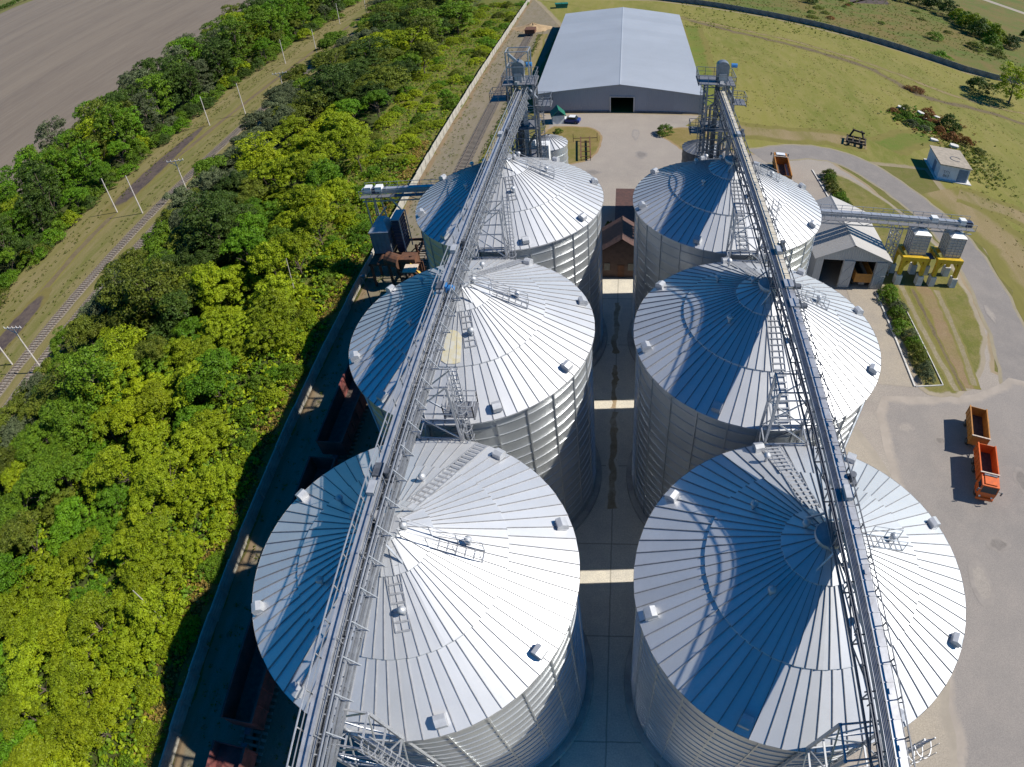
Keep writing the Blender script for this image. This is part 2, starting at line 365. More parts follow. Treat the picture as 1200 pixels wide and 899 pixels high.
# yard, road
sheet('concrete_yard', [(-25, -20), (-24.5, 60), (-24, 96), (-20, 107), (-17, 126), (-20, 134), (16.6, 134), (17, 122), (22.5, 113), (30, 118), (39, 118), (46, 104), (50, 92), (53.5, 84), (53.8, 75), (53, 62), (50, 54), (60, 46), (66, 20), (66, -20)], .012, G['yard'], 1.5, 0, .25)
ribbon('asphalt_road', [(26, 113), (31, 115.5), (38, 117), (43.5, 115.5), (48.5, 110.5), (52.5, 102), (55.5, 94), (57.5, 85), (57.6, 75), (56.5, 64), (54.5, 55), (51.5, 44), (48, 30), (46, 10), (46, -20)], 7.4, .018, G['asphalt'], 1.1, 2, .25)
sheet('asphalt_apron', [(30, 49), (36, 49.3), (45, 49), (54, 54), (60, 44), (66, 20), (66, -20), (30, -20), (28, 10), (31, 22), (29, 38)], .022, G['apron'], 2.4, 1, .3)
sheet('pale_apron', [(21, 52), (26, 47), (29.5, 38), (31, 24), (28.5, 8), (27, -15), (19, -15), (22, 6), (22.5, 25), (20.5, 30)], .026, G['pale'], 1.8, 1, .3)
sheet('alley_floor', [(-4.4, -15), (-4.4, 71), (3.2, 71), (3.2, -15)], .016, G['alley'])
sheet('approach_path', [(31.5, 51), (32.3, 71), (36.6, 71), (36.3, 50.5)], .030, G['pale'], .4)
sheet('grass_bed', [(36.9, 69.5), (36.5, 50.9), (38.3, 48.4), (43.8, 49.2), (48.5, 54), (52.2, 62), (53.2, 70.5), (53.2, 76), (52.6, 88), (48.5, 97.5), (45, 103.5), (41, 108.4), (37.3, 108), (36.9, 95), (38.2, 86), (38.2, 70)], .034, G['bed'], 1.5, 1, .3, 1.2)
ribbon('bare_soil_strip', [(45.2, 72), (44.9, 62), (43.8, 50.5)], 4.2, .038, G['bare'], 2.05, 1, .4, 1.2)
ribbon('wheel_rut', [(41.6, 72), (41.5, 60), (42.3, 50)], 1.5, .042, G['rut'], .74, 1, .15, 1.)
ribbon('wheel_rut', [(43.2, 71), (43.1, 60), (43.3, 50)], .9, .046, G['tracksoil'], .44, 1, .15, 1.)
ribbon('wheel_rut', [(47.3, 71), (46.7, 61), (45.4, 51)], 1.5, .042, G['rut'], .74, 1, .15, 1.)
sheet('lawn', [(-16.5, 126), (-12.3, 126.3), (-6.8, 125.3), (-4.9, 122), (-4.6, 117), (-5.8, 111), (-8.4, 107.5), (-20, 104), (-20, 112)], .020, G['lawn'], .9, 1, .15, 1.)
sheet('lawn', [(8.9, 126), (17, 126.3), (17.4, 121), (20, 114), (12, 112), (9.5, 117.5), (6.2, 122.5)], .020, G['lawn'], .9, 1, .15, 1.)
ribbon('lush_grass', [(56, 123), (63, 128), (71, 132)], 10, .016, G['lush'], 4.9, 2, .6, 1.5)
ribbon('lush_grass', [(20.0, 140), (20.5, 180), (21.5, 218)], 8, .016, G['lush'], 3.9, 2, .5)
ribbon('bare_verge', [(15, 131), (22, 127), (32, 124.5), (42, 126), (52, 123)], 9, .016, G['verge'], 4.4, 2, .6)
ribbon('bare_verge', [(61, 104), (67, 92), (69, 80), (67, 66), (62, 50), (64, 36)], 13, .016, G['verge'], 6.3, 2, .8)
ribbon('bare_verge', [(66, 104), (76, 98), (90, 84)], 8, .0175, G['verge'], 3.9, 2, .8)
for x, y, rx, ry, m in ((39.5, 28, 1.6, 1.0, 'oil'), (46, 36, 1.1, 2.0, 'oil'), (50, 25, 2.2, 1.2, 'oil'), (43.5, 20, 1.0, 2.4, 'oil'), (52, 41, 1.4, .9, 'oil'), (37, 42, .9, .6, 'oil'), (-6, 104, 1.6, 1.0, 'oil'), (3, 112, 1.2, 1.8, 'oil'), (49, 33, 1.5, 2.5, 'spill'), (36, 24, 1.2, 3.0, 'spill'), (33, 44, 1.2, .8, 'spill'), (54.8, 66, .7, 2.0, 'spill'), (2, 122, .8, 3.0, 'spill')):
    sheet('paving_stain', [(x + rx * math.cos(a) * random.uniform(.7, 1.25), y + ry * math.sin(a) * random.uniform(.7, 1.25)) for a in np.linspace(0, 2 * PI, 15)[:-1]], .0345, G[m], .1, 1, .0, .35, .3)
for y0_, y1_, w_ in ((33.2, 46.0, 1.25), (46.5, 53.5, .9), (55.5, 65.5, 1.1), (38.5, 44.0, .8), (50, 52.5, 1.0)):
    n_ = max(4, int((y1_ - y0_) / 1.1)); ribbon('water_stain', [(-.88 + random.gauss(0, .1), y0_ + (y1_ - y0_) * k / n_) for k in range(n_ + 1)], w_, .020 + .002 * w_, G['stain'], w_ * .46, 1, .16, .5)
ribbon('bare_verge', [(-27, 90), (-26, 130), (-25.5, 165), (-27, 205)], 3, .010, G['verge'], 1.2, 2, .3)

# ------------------------------------------------------------------ silos
RW, ZE, SL, RO = 9.78, 19.86, .478, 10.1
zr = lambda r: ZE + SL * (10.0 - r)
def silo_meshes():
    b = B(); n = 156
    prof = []; nsh = 18; hs = (ZE - .35) / nsh
    for i in range(nsh):
        z0 = .35 + i * hs
        prof += [(RW, z0 + .03), (RW, z0 + hs - .07), (RW + .045, z0 + hs - .055), (RW + .05, z0 + hs - .01), (RW, z0 + hs)]
    b.lathe(prof, n)
    for k in range(26):
        a = 2 * PI * k / 26; c, s = math.cos(a), math.sin(a)
        b.bar((c * (RW + .04), s * (RW + .04), .35), (c * (RW + .04), s * (RW + .04), ZE - .05), .10, .10, up=(c, s, 0))
    wall = b.data('wall', M['wall'])
    b = B()
    def ring(r0, r1, n, off, ph, lip):
        for k in range(n):
            a0 = ph + 2 * PI * k / n; a1 = ph + 2 * PI * (k + 1) / n
            P = lambda r, a, dz: (r * math.cos(a), r * math.sin(a), zr(r) + off + dz)
            jr = 0.015 * (k % 2)
            b.mi = 0
            b.face([P(r0 + jr, a0, 0), P(r0 + jr, a1, .012), P(r1, a1, .012), P(r1, a0, 0)])
            b.face([P(r0 + jr, a0, -lip), P(r0 + jr, a1, -lip), P(r0 + jr, a1, .012), P(r0 + jr, a0, 0)])
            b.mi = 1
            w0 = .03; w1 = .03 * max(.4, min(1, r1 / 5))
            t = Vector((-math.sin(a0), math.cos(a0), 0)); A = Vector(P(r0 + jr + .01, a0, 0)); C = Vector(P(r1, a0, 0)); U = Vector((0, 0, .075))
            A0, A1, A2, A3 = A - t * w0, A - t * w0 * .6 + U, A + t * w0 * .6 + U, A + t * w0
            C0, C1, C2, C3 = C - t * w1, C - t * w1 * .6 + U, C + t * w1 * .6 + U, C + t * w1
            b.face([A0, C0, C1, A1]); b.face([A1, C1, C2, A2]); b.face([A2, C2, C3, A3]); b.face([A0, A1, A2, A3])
    ring(RO, 6.1, 72, 0, 0, .12)
    ring(6.25, 2.25, 62, .11, .02, .13)
    ring(2.4, .5, 20, .2, 0, .12)
    b.mi = 0
    b.lathe([(9.8, ZE - .2), (10.12, ZE - .16), (10.12, ZE - .04)], 144)
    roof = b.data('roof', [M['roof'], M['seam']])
    b = B(); b.lathe([(.75, 24.3), (.75, 24.75), (.85, 24.78), (.8, 24.9), (.001, 24.98)], 20)
    cap = b.data('peak_cap', M['steel'])
    b = B(); b.lathe([(10.4, 0), (10.36, .32), (10.3, .36), (9.7, .37)], 120)
    base = b.data('foundation', M['concrete'])
    # eave vent: hood in local axes, x outward
    b = B(); b.extr([(-.42, .1), (-.42, .5), (-.1, .66), (.34, .52), (.42, .12), (.36, .0)], 1, -.36, .36)
    b.box(-.46, .26, -.40, .40, -.12, .12)
    vent = b.data('roof_vent', M['vent'])
    b = B(); b.tube((0, 0, -.1), (0, 0, .4), .10, n=10); b.lathe([(.10, .3), (.19, .38), (.24, .52), (.18, .66), (.001, .72)], 12)
    mush = b.data('vent_cap', M['vent'], True)
    return wall, roof, cap, base, vent, mush
SM = silo_meshes()
def roof_ladder(parent, ang, r0, r1, w=.8, rail=False, name='roof_ladder'):
    c, s = math.cos(ang), math.sin(ang); t = Vector((-s, c, 0)); b = B()
    P = lambda r, o, dz: Vector((c * r, s * r, zr(r) + .28 + dz)) + t * o
    for o in (-w / 2, w / 2):
        b.bar(P(r0, o, -.12), P(r1, o, -.12), .045)
        if rail:
            b.bar(P(r0, o, .8), P(r1, o, .8), .04); b.bar(P(r0, o, .4), P(r1, o, .4), .03)
            k = int(abs(r1 - r0) / 1.1)
            for i in range(k + 1): r = r0 + (r1 - r0) * i / k; b.bar(P(r, o, -.2), P(r, o, .8), .04)
    k = int(abs(r1 - r0) / .42)
    for i in range(k + 1):
        r = r0 + (r1 - r0) * i / k; b.bar(P(r, -w / 2, -.12), P(r, w / 2, -.12), .11 if not rail else .06, .03)
    return b.build(name, M['steel'], parent)
XL, XR, Y0, SP = -12.37, 10.93, 15.83, 21.32
vR = [18, -30, -70, -116, -166, 145, 102, 60]; vL = [65, 21, -28, -69, -122, -159, 152, 110]
caps = {0: [(1.0, 10), (4.2, 5), (4.2, -71), (4.6, -145), (5.2, 146), (2.6, 158), (4.6, 82)], 1: [(4.6, 137), (1.4, 140), (3.9, -143), (4.6, 10), (8.0, 102), (4.3, -70)]}
labs = {(0, 0): 'nearest silo of the left row, its ribbed cone roof shining white on one side',
        (0, 1): 'middle silo of the left row with a yellow stain on its cone roof',
        (0, 2): 'farthest silo of the left row, beside the rail loading bin',
        (1, 0): 'nearest silo of the right row, a broad blue shadow band on its roof',
        (1, 1): 'middle silo of the right row, between two lattice towers',
        (1, 2): 'farthest silo of the right row, beside the open shed'}
M['stain_y'] = mat('yellow_grain_stain', (.52, .45, .27), (.53, .51, .45), 2.2, .7, .1, 0)
for side, x in ((0, XL), (1, XR)):
    for i in range(3):
        t = thing('grain_silo', labs[(side, i)], 'silo', (x, Y0 + SP * i, 0), 0, 'grain silos standing in two rows')
        for nm, me in zip(('wall', 'roof', 'peak_cap', 'foundation'), SM[:4]): link(nm, me, t)
        for a in (vR if side else vL):
            a = R(a + random.uniform(-3, 3)); o = link('roof_vent', SM[4], t); o.location = (9.45 * math.cos(a), 9.45 * math.sin(a), zr(9.45) + .02); o.rotation_euler = (0, R(12), a); o.scale = (.86, .86, .86)
        for r, a in caps[side]:
            a = R(a); o = link('vent_cap', SM[5], t); o.location = (r * math.cos(a), r * math.sin(a), zr(r) + .1)
        if side == 0:
            roof_ladder(t, R(72), 1.0, 9.8); roof_ladder(t, R(-74), 1.0, 5.0); roof_ladder(t, R(-2), .9, 5., .7, True, 'roof_walkway')
        else:
            roof_ladder(t, R(95), 1.0, 9.8, 1.0); roof_ladder(t, R(7), 3.0, 5.2, .8, True, 'roof_walkway')
            if i: roof_ladder(t, R(-88), 1.0, 9.6, 1.0)
        if side == 0 and i == 1:
            b = B(); b.mesh([(r * math.cos(R(a)), r * math.sin(R(a)), zr(r) + .165) for r, a in ((3.9, -99), (3.7, -93), (3.8, -86), (4.2, -81), (6.0, -83), (6.1, -87), (6.1, -93), (5.9, -97))], [(0, 1, 6, 7), (1, 2, 5, 6), (2, 3, 4, 5)])
            b.build('roof_stain', M['stain_y'], t, label='yellow grain dust stain below the spout')

# ------------------------------------------------------------------ conveyor bridges, towers
def railing(b, p, q, h=1.05, step=1.5, out=None):
    p = Vector(p); q = Vector(q); k = max(1, round((q - p).length / step)); up = Vector((0, 0, 1))
    b.bar(p + up * h, q + up * h, .055); b.bar(p + up * h * .52, q + up * h * .52, .04)
    for i in range(k + 1):
        c = p + (q - p) * (i / k); b.bar(c, c + up * h, .055)
        if out is not None: b.bar(c + Vector(out) * .75 - up * .1, c + up * h * .9, .05); b.bar(c - up * .08, c + Vector(out) * .75 - up * .1, .05)
def bridge(xc, y0, y1, zt, label, worn, motor_y, s=1):
    """slim covered trough, top zt, on a lattice girder; boxes and pipe tucked out of view below, added to widen its roof shadow; bracketed railing on the +x side"""
    o = (xc, y0, 0); t = thing('grain_conveyor', label, 'conveyor', o, 0, 'conveyor bridges over the silos')
    ta, tb = (xc - .10, xc + .36) if s > 0 else (xc - .50, xc - .10)          # trough
    b = B(o); b.box(ta, tb, y0, y1, zt - .55, zt - .03); b.box(ta - .03, tb + .03, y0, y1, zt - .03, zt)
    y = y0 + .6
    while y < y1 - .2:
        if s > 0: b.box(ta - .05, tb + .05, y, y + .05, zt - .58, zt + .03)
        else: b.box(ta - .04, tb + .04, y, y + .04, zt - .58, zt + .01)
        if random.random() < .3: b.box(ta + .12, ta + .3, y + .3, y + .55, zt, zt + .05)
        y += .82 if s > 0 else 2.4
    b.build('trough', M['plate_worn' if worn else 'plate'], t)
    if s > 0:
        b = B(o); b.box(xc - .05, xc + .46, y0, y1, zt - 1.35, zt - .75); b.build('shadow_box', M['steel'], t)  # box hidden under the deck, added to widen the bridge's roof shadow
        b = B(o); b.box(xc + .22, xc + .74, y0, y1, zt - 1.93, zt - 1.52); b.build('lower_shadow_box', M['steel'], t)  # lower hidden box, added for the inner edge of the shadow band
    else:
        b = B(o); b.box(xc - .92, xc - .45, y0, y1, zt - 1.6, zt - 1.05); b.build('shadow_box', M['tower_steel'], t)  # box kept out of view, added to fill the left roofs' shadow band
        b = B(o); b.tube((xc - .2, y0, zt - 1.42), (xc - .2, y1, zt - 1.42), .1, n=10); b.build('shadow_pipe', M['tower_steel'], t)  # thin hidden pipe, added to the same shadow band
    zw = zt - .62
    if s > 0:   # pale cable deck with conduits, dark open ladder beside it
        b = B(o); b.box(xc - .46, xc - .16, y0, y1, zt - .10, zt - .05)
        b.build('cable_deck', M['plate'], t)
        b = B(o)
        for dx in (-.40, -.33, -.26, -.19): b.box(xc + dx, xc + dx + .018, y0, y1, zt - .045, zt - .015)
        b.build('conduit', M['steel_dark'], t)
        b = B(o); b.box(xc - .70, xc - .66, y0, y1, zt - .5, zt - .35); y = y0
        while y < y1 - .3: b.box(xc - .66, xc - .5, y, y + .22, zt - .46, zt - .42); y += .45
        b.build('side_ladder', M['navy'], t)
    else:
        b = B(o)
        for x in (xc + .12, xc + .3, xc + .5): b.box(x, x + .05, y0, y1, zt - .55, zt - .47)
        y = y0
        while y < y1 - .3: b.box(xc - .08, xc + .55, y, y + .06, zt - .62, zt - .56); y += .9
        b.box(xc + .56, xc + .68, y0, y1, zt - .85, zt - .7)
        b.build('walkway', M['tower_steel'], t)
        b = B(o); railing(b, (xc + .05, y0, zw), (xc + .05, y1, zw), .95, 2.2); b.build('handrail', M['steel'], t)
    e = xc + (.44 if s > 0 else .62)
    b = B(o); railing(b, (e, y0, zw + .1), (e, y1, zw + .1), .95, 1.7, out=(.7, 0, 0)); b.build('handrail', M['steel_dark' if s > 0 else 'steel'], t)
    b = B(o); railing(b, (xc - .74, y0, zw), (xc - .74, y1, zw), .7 if s > 0 else 1.0, 1.7); b.build('handrail', M['steel_dark' if s > 0 else 'steel'], t)
    b = B(o); zb = max(zt - 2.3, 25.06)
    for x in (xc - .47, xc + .47):
        b.bar((x, y0, zb), (x, y1, zb), .11); b.bar((x, y0, zw - .1), (x, y1, zw - .1), .1)
        k = max(1, round((y1 - y0) / 2.6))
        for i in range(k):
            ya = y0 + (y1 - y0) * i / k; yb = y0 + (y1 - y0) * (i + 1) / k
            b.bar((x, ya, zb), (x, ya, zw - .1), .06); b.bar((x, ya, zb if i % 2 else zw - .1), (x, yb, zw - .1 if i % 2 else zb), .06)
    k = max(1, round((y1 - y0) / 2.6))
    for i in range(k + 1):
        ya = y0 + (y1 - y0) * i / k; b.bar((xc - .47, ya, zb), (xc + .47, ya, zb), .07); b.bar((xc - .74, ya, zw - .06), (e, ya, zw - .06), .06)
    b.build('truss', M['tower_steel'], t)
    m = motor_y
    b = B(o); b.tube((tb + .05, m, zt - .2), (tb + .6, m, zt - .2), .22, n=12); b.box(tb + .02, tb + .2, m - .25, m + .25, zt - .45, zt + .1); b.box(tb + .58, tb + .72, m - .14, m + .14, zt - .34, zt - .06)
    b.build('drive_motor', M['bluepaint' if s < 0 and y0 > 0 else 'steel_dark'], t)
    b = B(o); b.box(ta - .1, tb + .1, m - .45, m + .4, zt - .65, zt + .12); b.build('drive_head', M['steel_dark' if s < 0 else 'steel'], t)
    for yc in (Y0, Y0 + SP, Y0 + 2 * SP):
        if y0 < yc < y1:
            b = B(o); b.tube((xc, yc, zt - .6), (xc, yc, 24.95), .26, n=10); b.build('discharge_spout', M['steel'], t)
            for sx in (-1, 1):
                b = B(o); f = lambda y: (xc + sx * .48, y, zb); g = lambda y: (xc + sx * 1.35, y, zr(2.2) + .05)
                for sy in (-1, 1): b.bar(f(yc + sy * 1.2), g(yc + sy * 1.7), .1)
                b.bar(f(yc - 1.2), g(yc + 1.7), .07); b.bar(f(yc - 1.3), f(yc + 1.3), .1); b.build('roof_support', M['steel'], t)
            b = B(o); b.box(tb - .42, tb - .02, yc + .7, yc + 1.5, zt + .01, zt + .32); b.build('inspection_box', M['vent'], t)
            b = B(o); b.tube((tb + .3, yc + 2.2, zt - .3), (tb + .3, yc + 2.2, zt + .25), .2, n=10); b.box(tb + .04, tb + .6, yc + 1.9, yc + 2.6, zt - .5, zt - .25); b.build('gear_motor', M['steel_dark'], t)
    return t
bridge(11.32, 33.8, 73.5, 27.0, 'conveyor bridge with pale cream cover over the far end of the right silo row', True, 34.3)
bridge(11.32, -9, 33.78, 26.95, 'conveyor bridge with grey jointed cover over the near end of the right silo row', False, 32.2)
bridge(-12.45, 33.2, 73.5, 26.75, 'conveyor bridge with a blue end motor over the far end of the left silo row', False, 33.9, -1)
bridge(-12.45, -9, 33.18, 26.6, 'grey conveyor bridge with many handrails over the near end of the left silo row', False, 18.2, -1)

def lattice(name, label, x0, x1, y0, y1, z1, step=2.0, w=.16, plat=None, ladder=None, group=None, m='steel', splay=0.):
    o = ((x0 + x1) / 2, (y0 + y1) / 2, 0); t = thing(name, label, 'tower', o, 0, group)
    xf = lambda x, z: x + (1 if x > o[0] else -1) * splay * (1 - z / z1)
    for x in (x0, x1):
        for y in (y0, y1):
            b = B(o); b.bar((xf(x, 0), y, 0), (x, y, z1), w); b.build('leg', M[m], t)
    b = B(o); k = max(1, round(z1 / step))
    zo = 19.2 if (y1 - y0) < 1.8 and z1 > 20 else 0
    for i in range(k):
        za, zb = z1 * i / k, z1 * (i + 1) / k
        for y in (y0, y1):
            b.bar((xf(x0, zb), y, zb), (xf(x1, zb), y, zb), .09); b.bar((xf(x0 if i % 2 else x1, za), y, za), (xf(x1 if i % 2 else x0, zb), y, zb), .08)
        for x in (x0, x1) if zb > zo else ():
            b.bar((xf(x, zb), y0, zb), (xf(x, zb), y1, zb), .09); b.bar((xf(x, za), y0 if i % 2 else y1, za), (xf(x, zb), y1 if i % 2 else y0, zb), .07)
    b.build('cross_bracing', M[m], t)
    for pz, xa, xb, ya, yb in plat or []:
        b = B(o); b.box(xa, xb, ya, yb, pz - .08, pz)
        for x in (xa, xb): b.bar((x, ya, pz - .18), (x, yb, pz - .18), .12)
        b.build('platform', M['grating'], t)
        b = B(o)
        for p, q in (((xa, ya), (xb, ya)), ((xb, ya), (xb, yb)), ((xb, yb), (xa, yb)), ((xa, yb), (xa, ya))): railing(b, (*p, pz), (*q, pz), step=1.)
        b.build('handrail', M[m], t)
    if ladder:
        lx, ly, za, zb = ladder; b = B(o)
        for s in (-.25, .25): b.bar((lx + s, ly, za), (lx + s, ly, zb), .06)
        z = za
        while z < zb: b.bar((lx - .25, ly, z), (lx + .25, ly, z), .04); z += .35
        z = za + 2
        while z < zb:
            for k in range(8):
                a0, a1 = PI * k / 8, PI * (k + 1) / 8
                b.bar((lx + .4 * math.cos(a0), ly - .7 * math.sin(a0), z), (lx + .4 * math.cos(a1), ly - .7 * math.sin(a1), z), .04)
            z += .9
        for k in (1, 3, 5, 7): a = PI * k / 8; b.bar((lx + .4 * math.cos(a), ly - .7 * math.sin(a), za + 2), (lx + .4 * math.cos(a), ly - .7 * math.sin(a), zb), .03)
        b.build('caged_ladder', M[m], t)
    return t
gt = 'lattice towers carrying the conveyor bridges'
for j, (yc, w1) in enumerate(((5.15, 'in front of the nearest silo'), (26.49, 'between the nearest and middle silo'), (47.81, 'between the middle and farthest silo'))):
    lattice('lattice_tower', 'lattice tower of the right bridge ' + w1, 9.7, 12.5, yc - .82, yc + .82, 25.1, 2.5, ladder=(13.1, yc - .5, .3, 26.5) if j != 1 else None, group=gt, splay=.5)
    lattice('lattice_tower', 'lattice tower of the left bridge ' + w1, -13.7, -10.9, yc - .82, yc + .82, 25.1, 2.5, ladder=(-10.3, yc - .5, .3, 26.5), group=gt, splay=.5, plat=[(22.2, -11.6, -9.6, yc - .7, yc + .7)] if j == 1 else None)
def elevator(label, x0, x1, y0, y1, z1, head, plat, lad):
    t = lattice('elevator_tower', label, x0, x1, y0, y1, z1, 1.45, .22, plat, lad, 'bucket elevator towers behind the silos', 'tower_steel'); o = Vector(t.location)
    hx, hz = head
    for k, (dx, m) in enumerate(((-.45, 'steel_dark'), (.45, 'steel'))):
        b = B(o); b.box(hx + dx - .27, hx + dx + .27, y0 + .8, y0 + 1.3, .2, hz - .8); b.build('elevator_leg', M[m], t)
    b = B(o); pr = [(hx - .7, hz - 1.3), (hx + .7, hz - 1.3), (hx + .75, hz - .1)] + [(hx + .75 * math.cos(R(a)), hz - .1 + .6 * math.sin(R(a))) for a in range(15, 166, 15)] + [(hx - .75, hz - .1)]
    b.extr(pr, 1, y0 + .5, y0 + 1.6); b.build('elevator_head', M['tower_steel'], t)
    b = B(o); b.box(hx - .45, hx + .45, y0 + .4, y0 + .9, hz - 2.6, hz - 1.); b.bar((hx, y0 + .6, hz - 2), (hx - .2, y0 - .3, 27.6), .4); b.build('spout', M['steel'], t)
    b = B(o); b.tube((hx + 1.0, y0 + 1., hz), (hx + 1.7, y0 + 1., hz), .28, n=12); b.build('drive_motor', M['bluepaint'], t)
    b = B(o); b.bar((x1 + .3, y0 + .4, 1), (x1 + .3, y0 + .4, z1 - 2), .3); b.bar((x1 + .3, y0 + .4, z1 - 2), (hx + .3, y0 + .8, z1 + .2), .3); b.bar((x0 + .5, y1, 1), (x0 + .5, y1, z1 - 4), .25); b.build('down_pipe', M['tower_steel'], t)
    for k, (dx, dy) in enumerate(((.6, .2), (1.3, 1.8), (2.2, .3), (2.6, 2.4))):
        b = B(o); b.tube((x0 + dx, y0 + dy, .5), (x0 + dx, y0 + dy, z1 - 3 - 2.5 * k), .16 + .05 * (k % 2), n=8); b.bar((x0 + dx, y0 + dy, z1 - 3 - 2.5 * k), (x0 + dx + .9, y0 + dy - .5, z1 - 1.5 - 2.5 * k), .26); b.build('down_pipe', M['tower_steel' if k % 2 else 'steel_dark'], t)
    for k, zz in enumerate((12.5, 17.0, 21.5)):
        b = B(o); b.box(x0 - .3, x1 + .3, y0 - .3, y1 + .3, zz, zz + .07); b.build('platform', M['grating'], t)
    return t
elevator('dark headed bucket elevator tower behind the farthest silo of the right row', 9.7, 12.8, 73.6, 76.6, 27.6, (11.5, 29.8),
         [(27.7, 8.6, 13.0, 73.2, 76.8), (25.2, 12.9, 14.6, 73.4, 75.6), (21.2, 8.0, 9.7, 73.4, 75.6)], (9.2, 73.5, .3, 27.8))
t = elevator('open topped bucket elevator tower with railed platforms behind the farthest silo of the left row', -14.4, -11.2, 73.6, 76.6, 27.4, (-13.0, 29.6),
         [(27.5, -14.9, -10.9, 73.2, 76.8), (25.4, -16.6, -14.5, 73.4, 75.6), (24.6, -11.1, -9.2, 73.4, 75.6)], (-10.4, 73.5, .3, 26))
b = B(t.location)
for x in (-14.3, -11.6):
    for y in (73.9, 75.9): b.bar((x, y, 27.5), (x, y, 31.4), .14)
for z in (29.5, 31.4):
    for x in (-14.3, -11.6): b.bar((x, 73.9, z), (x, 75.9, z), .1)
    for y in (73.9, 75.9): b.bar((-14.3, y, z), (-11.6, y, z), .1)
b.bar((-14.3, 73.9, 29.5), (-11.6, 73.9, 31.4), .08); b.bar((-14.0, 73.9, 31.2), (-13.0, 73.9, 30.2), .3); b.build('hoist_frame', M['steel'], t)

# small hopper tanks behind the rows
def tank(x, y, r, ze, label, m):
    o = (x, y, 0); t = thing('hopper_tank', label, 'tank', o, 0, 'small hopper tanks behind the silos')
    b = B(o); prof = []
    for i in range(9): z0 = 4 + (ze - 4) * i / 9; z1 = 4 + (ze - 4) * (i + 1) / 9; prof += [(r, z0), (r, z1 - .06), (r + .04, z1 - .04), (r + .04, z1)]
    b.lathe(prof, 48, (x, y)); b.lathe([(.4, 1.6), (r, 4)], 48, (x, y)); b.build('wall', M[m], t)
    b = B(o); n = 22; zt = ze + r * .48
    for k in range(n):
        a0, a1 = 2 * PI * k / n, 2 * PI * (k + 1) / n; P = lambda q, a, d=0: (x + q * math.cos(a), y + q * math.sin(a), ze + (r + .1 - q) * .48 + d)
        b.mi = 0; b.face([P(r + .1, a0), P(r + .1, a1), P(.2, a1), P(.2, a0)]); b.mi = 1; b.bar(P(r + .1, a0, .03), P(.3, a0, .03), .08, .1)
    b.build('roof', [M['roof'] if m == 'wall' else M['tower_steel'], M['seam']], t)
    for k in range(8):
        a = 2 * PI * k / 8; b = B(o); b.bar((x + r * math.cos(a), y + r * math.sin(a), 0), (x + r * math.cos(a), y + r * math.sin(a), 4.2), .22); b.build('leg', M['steel'], t)
    return t
tank(-11.1, 84, 2.7, 14.9, 'small galvanised cone roofed tank behind the left elevator tower', 'wall')
tank(10.9, 84, 2.7, 14.4, 'small dark cone roofed tank behind the right elevator tower', 'steel_dark')
o = (-12.6, 79.3, 0); t = thing('aspiration_duct', 'white square duct box standing between the elevator tower and small tank', 'duct', o)
b = B(o); b.box(-13.0, -12.2, 78.8, 79.6, 0, 17.6); b.build('stack', M['white_metal'], t)
b = B(o); b.box(-12.15, -10.4, 78.4, 80.0, 12.6, 17.0); b.prism([(-12.0, 78.6), (-10.6, 78.6), (-11.0, 79.6), (-11.7, 79.6)], 10.8, 12.59); b.build('filter_box', M['white_metal'], t)

# cross galleries
def gallery(label, x0, x1, y, z, heads):
    o = ((x0 + x1) / 2, y, z); t = thing('conveyor_gallery', label, 'conveyor', o)
    b = B(o); b.box(x0, x1, y - .35, y + .35, z - .5, z + .2)
    x = x0 + .7
    while x < x1: b.box(x, x + .07, y - .4, y + .4, z - .53, z + .24); x += 1.5
    b.build('trough', M['steel'], t)
    b = B(o); b.box(x0, x1, y - 1.35, y - .55, z - .62, z - .56); b.box(x0, x1, y + .55, y + 1.2, z - .62, z - .56); b.build('walkway', M['grating'], t)
    for yy in (y - 1.35, y + 1.2):
        b = B(o); railing(b, (x0, yy, z - .56), (x1, yy, z - .56), step=1.6); b.build('handrail', M['steel'], t)
    b = B(o)
    for yy in (y - .7, y + .7):
        b.bar((x0, yy, z - 1.5), (x1, yy, z - 1.5), .14); b.bar((x0, yy, z - .7), (x1, yy, z - .7), .12); k = round((x1 - x0) / 1.6)
        for i in range(k): xa, xb = x0 + (x1 - x0) * i / k, x0 + (x1 - x0) * (i + 1) / k; b.bar((xa, yy, z - 1.5 if i % 2 else z - .7), (xb, yy, z - .7 if i % 2 else z - 1.5), .07)
    b.build('truss', M['steel'], t)
    for hx in heads:
        b = B(o); b.box(hx - .5, hx + .5, y - .45, y + .5, z - .2, z + .55); b.build('drive_head', M['white_metal'], t)
    b = B(o); b.box(heads[-1] + .5, heads[-1] + 1.6, y - .4, y + .4, z - .55, z + .3); b.build('drive_motor', M['navy'], t)
    return t
gallery('long grey conveyor gallery with railings reaching from the right silos to two square loading bins', 13.2, 51.6, 74.8, 9.95, (45.0, 49.8))
gallery('short grey conveyor gallery reaching from the left silos over the rail siding', -36.6, -15.2, 74.4, 13.2, (-34.0, -35.6))
lattice('lattice_tower', 'short lattice leg of the long gallery beside the shed', 38.9, 40.1, 74.0, 75.4, 8.4, 1.2, .14, group=None, m='steel')

